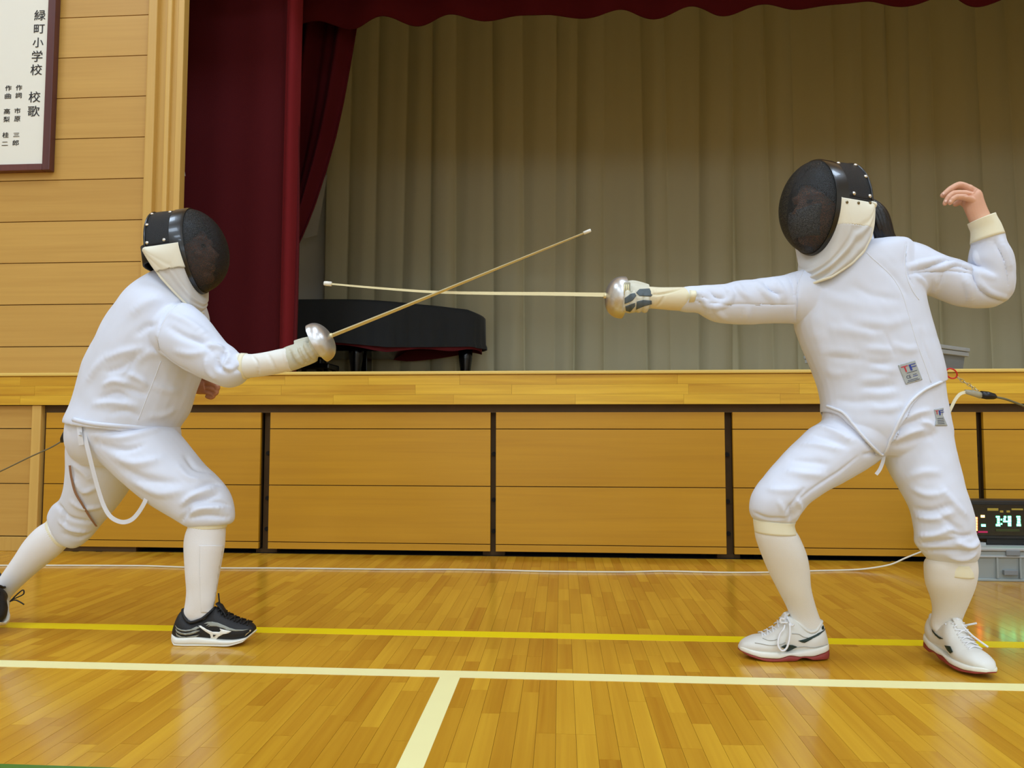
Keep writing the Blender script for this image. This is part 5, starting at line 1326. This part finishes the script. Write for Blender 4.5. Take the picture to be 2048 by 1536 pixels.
# --- shoes
MRf = frame(np.array([P(1658, 1312, 2.31)[0], 2.315, 0.0]), (-1, -.03, 0), (0, 0, 1))
bk = lambda x, y, Y=2.27: P(x, y, Y)
Zq = lambda x, y, Y=2.268: P(1470+x/9.752, 1210+y/9.752, Y)
bowR = [[Zq(960, 270, 2.27), Zq(900, 262, 2.272), Zq(885, 330, 2.273), Zq(960, 345, 2.272), Zq(1030, 345)], [Zq(960, 440), Zq(880, 560, 2.262), Zq(840, 700, 2.255), Zq(850, 820, 2.25), Zq(920, 895, 2.248), Zq(1000, 850, 2.25), Zq(1050, 720, 2.252), Zq(1070, 560, 2.258), Zq(1070, 420, 2.264), Zq(1060, 360)], [Zq(1090, 380), Zq(1120, 400, 2.262), Zq(1150, 380, 2.26)]]
shR, shRme = build_shoe(RF, MRf, TW, M_shoew, M_solew, M_soler, M_lacew, 1, bowR)
SRv = BVHTree.FromPolygons([tuple(Vector(v.co)+ORG[RF.name]) for v in shRme.vertices], [tuple(p.vertices) for p in shRme.polygons])
Zr = lambda x, y: (1470+x/9.752, 1210+y/9.752)
def rdecal(nm, poly, m, par=shR, bv=SRv, Z=Zr, Yh=2.26): return decal(nm, [Z(*z) for z in poly], None, m, par, lift=.0016, thick=.0008, bvh=bv, Yhint=Yh, res=.006)
rdecal('side_stripe', [(1230, 695), (1340, 670), (1430, 640), (1560, 590), (1680, 520), (1745, 475), (1740, 500), (1640, 590), (1520, 650), (1430, 700), (1350, 735), (1300, 725)], M_green)
rdecal('side_stripe', [(890, 815), (980, 770), (1110, 775), (1210, 810), (1110, 860), (1030, 890), (1000, 890), (960, 840)], M_green)
rdecal('heel_tab', [(1715, 330), (1755, 350), (1760, 470), (1725, 460)], M_green)
for pl_ in ([(390, 740), (520, 760), (700, 790), (880, 770), (980, 730)], [(540, 650), (640, 690), (760, 690), (840, 660)], [(1110, 560), (1240, 570), (1330, 620), (1420, 640)], [(1180, 830), (1350, 810), (1550, 830), (1800, 770)]):
    piping('stitch_line', [Zr(*z) for z in pl_], SRv, .0012, plain('stitch_grey', srgb(176, 174, 166), .7), shR, .0006)
toe = FL(1984, 1361); heel = FL(1862, 1294, .02)
dd = toe-heel; dn_ = np.linalg.norm(dd)
TW2 = {k_: ([(a_*.942, b_*.942) for a_, b_ in v_] if isinstance(v_, list) else (tuple(c_*.942 for c_ in v_) if isinstance(v_, tuple) else v_*.942)) for k_, v_ in TW.items()}
MRr = frame(toe-dd/dn_*TW2['L'], dd, (0, 0, 1))
k0 = xf(MRr, (TW['collar'][1]+.006, 0, .13))
Zt = lambda x, y, Y: P(1840+x/9.6, 1200+y/9.6, Y)
bowR2 = [[Zt(840, 480, 2.27), Zt(960, 470, 2.26), Zt(1090, 445, 2.25)], [Zt(860, 540, 2.25), Zt(1000, 680, 2.23), Zt(1160, 800, 2.215), Zt(1310, 905, 2.20)], [Zt(700, 450, 2.28), Zt(560, 455, 2.275), Zt(480, 470, 2.27)]]
shR2, shR2me = build_shoe(RF, MRr, TW2, M_shoew, M_solew, M_soler, M_lacew, -1, bowR2)
SR2 = BVHTree.FromPolygons([tuple(Vector(v.co)+ORG[RF.name]) for v in shR2me.vertices], [tuple(p.vertices) for p in shR2me.polygons])
Zu = lambda x, y: (1840+x/9.6, 1200+y/9.6)
rdecal('side_stripe', [(230, 560), (300, 640), (370, 700), (460, 745), (390, 750), (310, 690), (250, 620)], M_green, shR2, SR2, Zu, 2.3)
rdecal('side_stripe', [(480, 870), (590, 890), (640, 1000), (590, 1025), (530, 960)], M_green, shR2, SR2, Zu, 2.3)
# --- mask, head, hair
cR = P(1624, 415, 2.215)
MR = frame(cR, (-math.cos(.40), -math.sin(.40), .02), (.02, 0, 1))
domeR, bibR = build_mask(RF, MR, .985, .092, dict(back=.134, x=[-.004, -.020, -.068, -.104, -.124, -.133, -.137], z=[-.236, -.224, -.184, -.146, -.104, -.062, -.012], w=[.004, .055, .086, .096, .100, .101, .100], fold=.0055, seam=-.075), M_bib, True, M_meshb)
headR = fuse(head_parts(MR, .97), .003, 9)
hair_cap(MR, .97, 'hair', RF); eyes(MR, RF, .97)
T_ = lambda p: xf(MR, np.array(p)*.97)
fm = []
for t in np.linspace(0, 1, 10):
    row = []
    for q_ in np.linspace(-1.25, 1.25, 19):
        z = -.012-.09*t-.006*math.cos(q_*2)*(1-t); r_ = .066-.010*t; prow = .064*(1-t)*.3
        row.append(T_((-.012+(r_+.012+.012*math.sin(t*3.1))*math.cos(q_)**.8 if abs(q_) < 1.5 else 0, .068*math.sin(q_)*(1-.2*t), z)))
    fm.append(row)
fmo = link('face_mask', MB().grid(fm), plain('face_mask_grey', srgb(168, 170, 170), .8), RF, smooth=True)
m = fmo.modifiers.new('solid', 'SOLIDIFY'); m.thickness = .002
# tied-back hair falling behind the neck
rr = []
hp = [(1712, 396, 2.272, .016), (1728, 404, 2.276, .028), (1744, 418, 2.28, .034), (1754, 432, 2.28, .036), (1760, 450, 2.28, .036), (1766, 470, 2.285, .034), (1775, 485, 2.29, .030), (1782, 500, 2.29, .02)]
hpz = catmull([np.concatenate([P(x, y, Y), [r_]]) for x, y, Y, r_ in hp], 4); tubes = MB()
for s_ in range(14):
    ang = s_/14*2*math.pi; pts_, rad_ = [], []
    for k, h in enumerate(hpz):
        pts_.append(h[:3]+h[3]*.55*np.array([math.cos(ang), math.sin(ang)*.8, .1*math.sin(ang*3+k*.4)])); rad_.append(h[3]*.42)
    tubes.tube(pts_, rad_, 8)
link('ponytail', tubes, M_hair, RF, smooth=True)
# --- raised bare hand
hR = hand_mesh([(1948, 470, 1990, 458, 2.235, .027), (1944, 455, 1985, 440, 2.235, .024), (1941, 446, 1981, 433, 2.235, .023), (1934, 428, 1973, 417, 2.235, .024), (1929, 414, 1966, 402, 2.238, .029), (1927, 404, 1961, 389, 2.242, .034), (1930, 398, 1955, 383, 2.244, .034), (1934, 394, 1949, 381, 2.244, .030)],
               [([(1949, 402, 2.220), (1930, 395, 2.212), (1914, 394, 2.210), (1905, 399, 2.211), (1900, 406, 2.213)], .0098, .0068), ([(1952, 393, 2.233), (1930, 387, 2.229), (1908, 387, 2.227), (1897, 395, 2.227), (1890, 407, 2.229)], .0105, .0072),
                ([(1956, 388, 2.252), (1938, 377, 2.249), (1919, 370, 2.247), (1901, 378, 2.247), (1885, 391, 2.249)], .0125, .0074), ([(1955, 388, 2.270), (1937, 378, 2.268), (1918, 373, 2.267), (1900, 382, 2.267), (1889, 392, 2.269)], .0105, .007),
                ([(1940, 418, 2.262), (1930, 408, 2.275), (1921, 404, 2.284), (1911, 408, 2.288)], .0115, .0085)])
folds(hR, [([(1930, 391), (1940, 390), (1948, 387)], -.0016, .003), ([(1933, 381), (1943, 384), (1950, 384)], -.0012, .003)])
bodyR = fuse([body_tube(torsoR, scale=.82), body_tube(armR, scale=.66), body_tube(rearA, scale=.64), body_tube(legRf, scale=.72), body_tube(legRr, scale=.70), body_tube(sfR, scale=.86), body_tube(srR, scale=.86)], .008, 3)
link('body', join_meshes([bodyR, headR, hR]), M_skin, RF, smooth=True)
for (x, y), sz in (((1886, 388), 2.6), ((1890.5, 403), 2.6), ((1899.5, 403), 2.4)):
    hb = bvh_of(hR); loc, n = hit(hb, x+1, y)
    if loc is not None: link('fingernail', MB().rings(ellipsoid(loc, (.0042, .0030, .0045))), plain('nail', srgb(232, 190, 170), .3), RF, smooth=True)
# --- epee of the right fencer
apR = P(1210, 589.5, 2.29)
bl = [apR, P(1100, 589.5, 2.29), P(980, 588, 2.292), P(870, 585, 2.294), P(760, 577, 2.296), P(652, 567, 2.298)]
epR, aR, s1R, s2R = build_epee('epee', 'epee held by the right fencer, its slightly bent blade almost level', P(1211, 592, 2.27), P(1209, 591, 2.262)-P(1245, 594.5, 2.272), [np.array(P(1212, 590, 2.272))]+[np.array(b_)+np.array([0, -.016*(1-k/5), 0]) for k, b_ in enumerate(bl)][1:], .0655, .052, .0075)
link('socket_plug', MB().box(*(lambda a, b: (a[0], b[0], 2.205, 2.235, a[2], b[2]))(P(1247, 592, 2.22), P(1260, 566, 2.22))), M_clear, epR, bevel=.003)
for k in range(3):
    c_ = P(1250+4*k, 578, 2.203); link('plug_pin', MB().tube([P(1249+4*k, 588, 2.204), P(1249+4*k, 569, 2.204)], .0018, 8), M_blade, epR, smooth=True)
# --- glove
cuffR = [(1376, 579, 1374, 616, 2.25, .040), (1368, 575, 1364, 621, 2.25, .043), (1345, 575, 1340, 620, 2.25, .042), (1320, 575, 1318, 618, 2.25, .039), (1304, 574, 1303, 617, 2.25, .036), (1292, 573, 1292, 617, 2.25, .034)]
cfR = fuse([body_tube(cuffR)], .003, 3)
folds(cfR, [([Z6(560, 400), Z6(640, 390), Z6(760, 360), Z6(830, 340)], -.005, .004), ([Z6(600, 500), Z6(640, 450), Z6(660, 400)], -.004, .004), ([Z6(570, 340), Z6(580, 430), Z6(560, 510)], .003, .005)])
glR = link('glove', cfR, cloth('glove_cuff_cream', srgb(232, 222, 190)), RF, smooth=True)
handR = [(1306, 575, 1305, 617, 2.25, .033), (1296, 573, 1296, 618, 2.25, .034), (1282, 571, 1280, 622, 2.25, .036), (1268, 567, 1264, 626, 2.25, .036), (1256, 568, 1254, 626, 2.25, .032), (1250, 575, 1249, 620, 2.252, .024)]
mbr = MB(); mbr.rings(body_tube(handR, 30, 4))
cgr = P(1272, 601, 2.235)
fingers_round(mbr, cgr, aR, -s2R, np.array([0, 1.0, 0]), 4, .030, .0105, .020)
mbr.tube(catmull([P(1296, 576, 2.262), P(1280, 571, 2.255), P(1264, 568, 2.25), P(1250, 571, 2.25)], 3), .012, 10)
hmeR = fuse(mbr, .0022, 3)
M_gl = plain('glove_grey_white', srgb(214, 210, 190), .65, bump=.2, bscale=200)
M_gld = plain('glove_slate_patch', srgb(84, 94, 98), .7, bump=.2, bscale=260)
hRo = link('glove_hand', hmeR, M_gl, glR, smooth=True)
hbv = BVHTree.FromPolygons([tuple(Vector(v.co)+ORG[RF.name]) for v in hmeR.vertices], [tuple(p.vertices) for p in hmeR.polygons])
for poly in ([(410, 380), (440, 350), (530, 345), (555, 400), (545, 415), (440, 410)], [(415, 460), (470, 445), (555, 450), (555, 480), (480, 500), (410, 530)], [(310, 430), (360, 390), (400, 385), (410, 410), (380, 450), (310, 480)], [(315, 500), (370, 480), (400, 470), (400, 500), (360, 550), (320, 540)]):
    decal('palm_patch', [Z6(*z) for z in poly], None, M_gld, glR, lift=.0008, thick=.0008, bvh=hbv, Yhint=2.215)
# --- strap tail, tag, ring, chain and body wire at her hip
ribbon('crotch_strap', [P(1768, 908, 2.22), P(1766, 922, 2.215), P(1760, 938, 2.215), P(1752, 949, 2.215)], .010, M_trimw, jacketR)
ribbon('jacket_tab', [P(1874, 738, 2.235), P(1884, 740, 2.23), P(1893, 744, 2.225)], .015, M_trimw, jacketR, wdir=(0, 0, 1))
wr = thing('body_wire', P(1960, 788, 2.3), 'grey body wire with red ring, chain and black plug trailing right from the right fencer', 'cable')
M_redp = plain('ring_red_plastic', srgb(206, 40, 34), .35)
c0 = np.array(P(1903, 747, 2.225))
ringp = [np.array(P(1903+11*math.cos(t)-2*math.sin(t), 747+9*math.sin(t)+4*math.cos(t), 2.225+.006*math.sin(t))) for t in np.linspace(0, 2*math.pi, 25)]
link('red_ring', MB().tube(ringp, .0022, 8), M_redp, wr, smooth=True)
M_chain = plain('chain_steel', srgb(206, 196, 160), .3, metal=.85)
cp_ = [(1914, 754), (1921, 759), (1928, 764), (1935, 768), (1941, 771), (1945, 775), (1950, 778)]
for k, (x, y) in enumerate(cp_):
    x1, y1 = (cp_[k+1] if k+1 < len(cp_) else (1956, 781)); a_, b_ = np.array(P(x, y, 2.235)), np.array(P(x1, y1, 2.235)); d_ = b_-a_; mid_ = (a_+b_)/2; L_ = np.linalg.norm(d_); d_ /= L_
    sd = np.cross(d_, (0, 1, 0)) if k % 2 else np.array([0, 1.0, 0])
    link('chain_link', MB().tube([mid_+d_*L_*.68*math.cos(t)+sd*.0042*math.sin(t) for t in np.linspace(0, 2*math.pi, 15)], .0012, 6), M_chain, wr, smooth=True)
link('plug_grip', MB().tube([P(1930, 783, 2.25), P(1945, 786, 2.25), P(1962, 791, 2.25)], [.006, .009, .010], 12), plain('plug_clear_grey', srgb(176, 172, 150), .25), wr, smooth=True)
link('plug', MB().tube([P(1961, 789, 2.25), P(1975, 791, 2.25), P(1988, 793, 2.25), P(1992, 795, 2.25)], [.011, .012, .009, .005], 14), M_plug, wr, smooth=True)
link('wire', MB().tube(catmull([P(1990, 794, 2.25), P(2010, 798, 2.26), P(2030, 805, 2.28), P(2050, 813, 2.3), P(2110, 838, 2.36), np.array([2.35, 2.6, .45]), np.array([3.0, 2.8, .12]), np.array([3.6, 2.9, .006]), np.array([4.6, 3.0, .006])], 5), .0034, 8), plain('wire_olive', srgb(112, 108, 82), .5), wr, smooth=True)
ribbon('beige_strap', [P(1938, 783, 2.25), P(1922, 787, 2.245), P(1912, 797, 2.24), P(1904, 812, 2.24), P(1897, 828, 2.245), P(1893, 842, 2.25)], .009, M_creamb, wr)
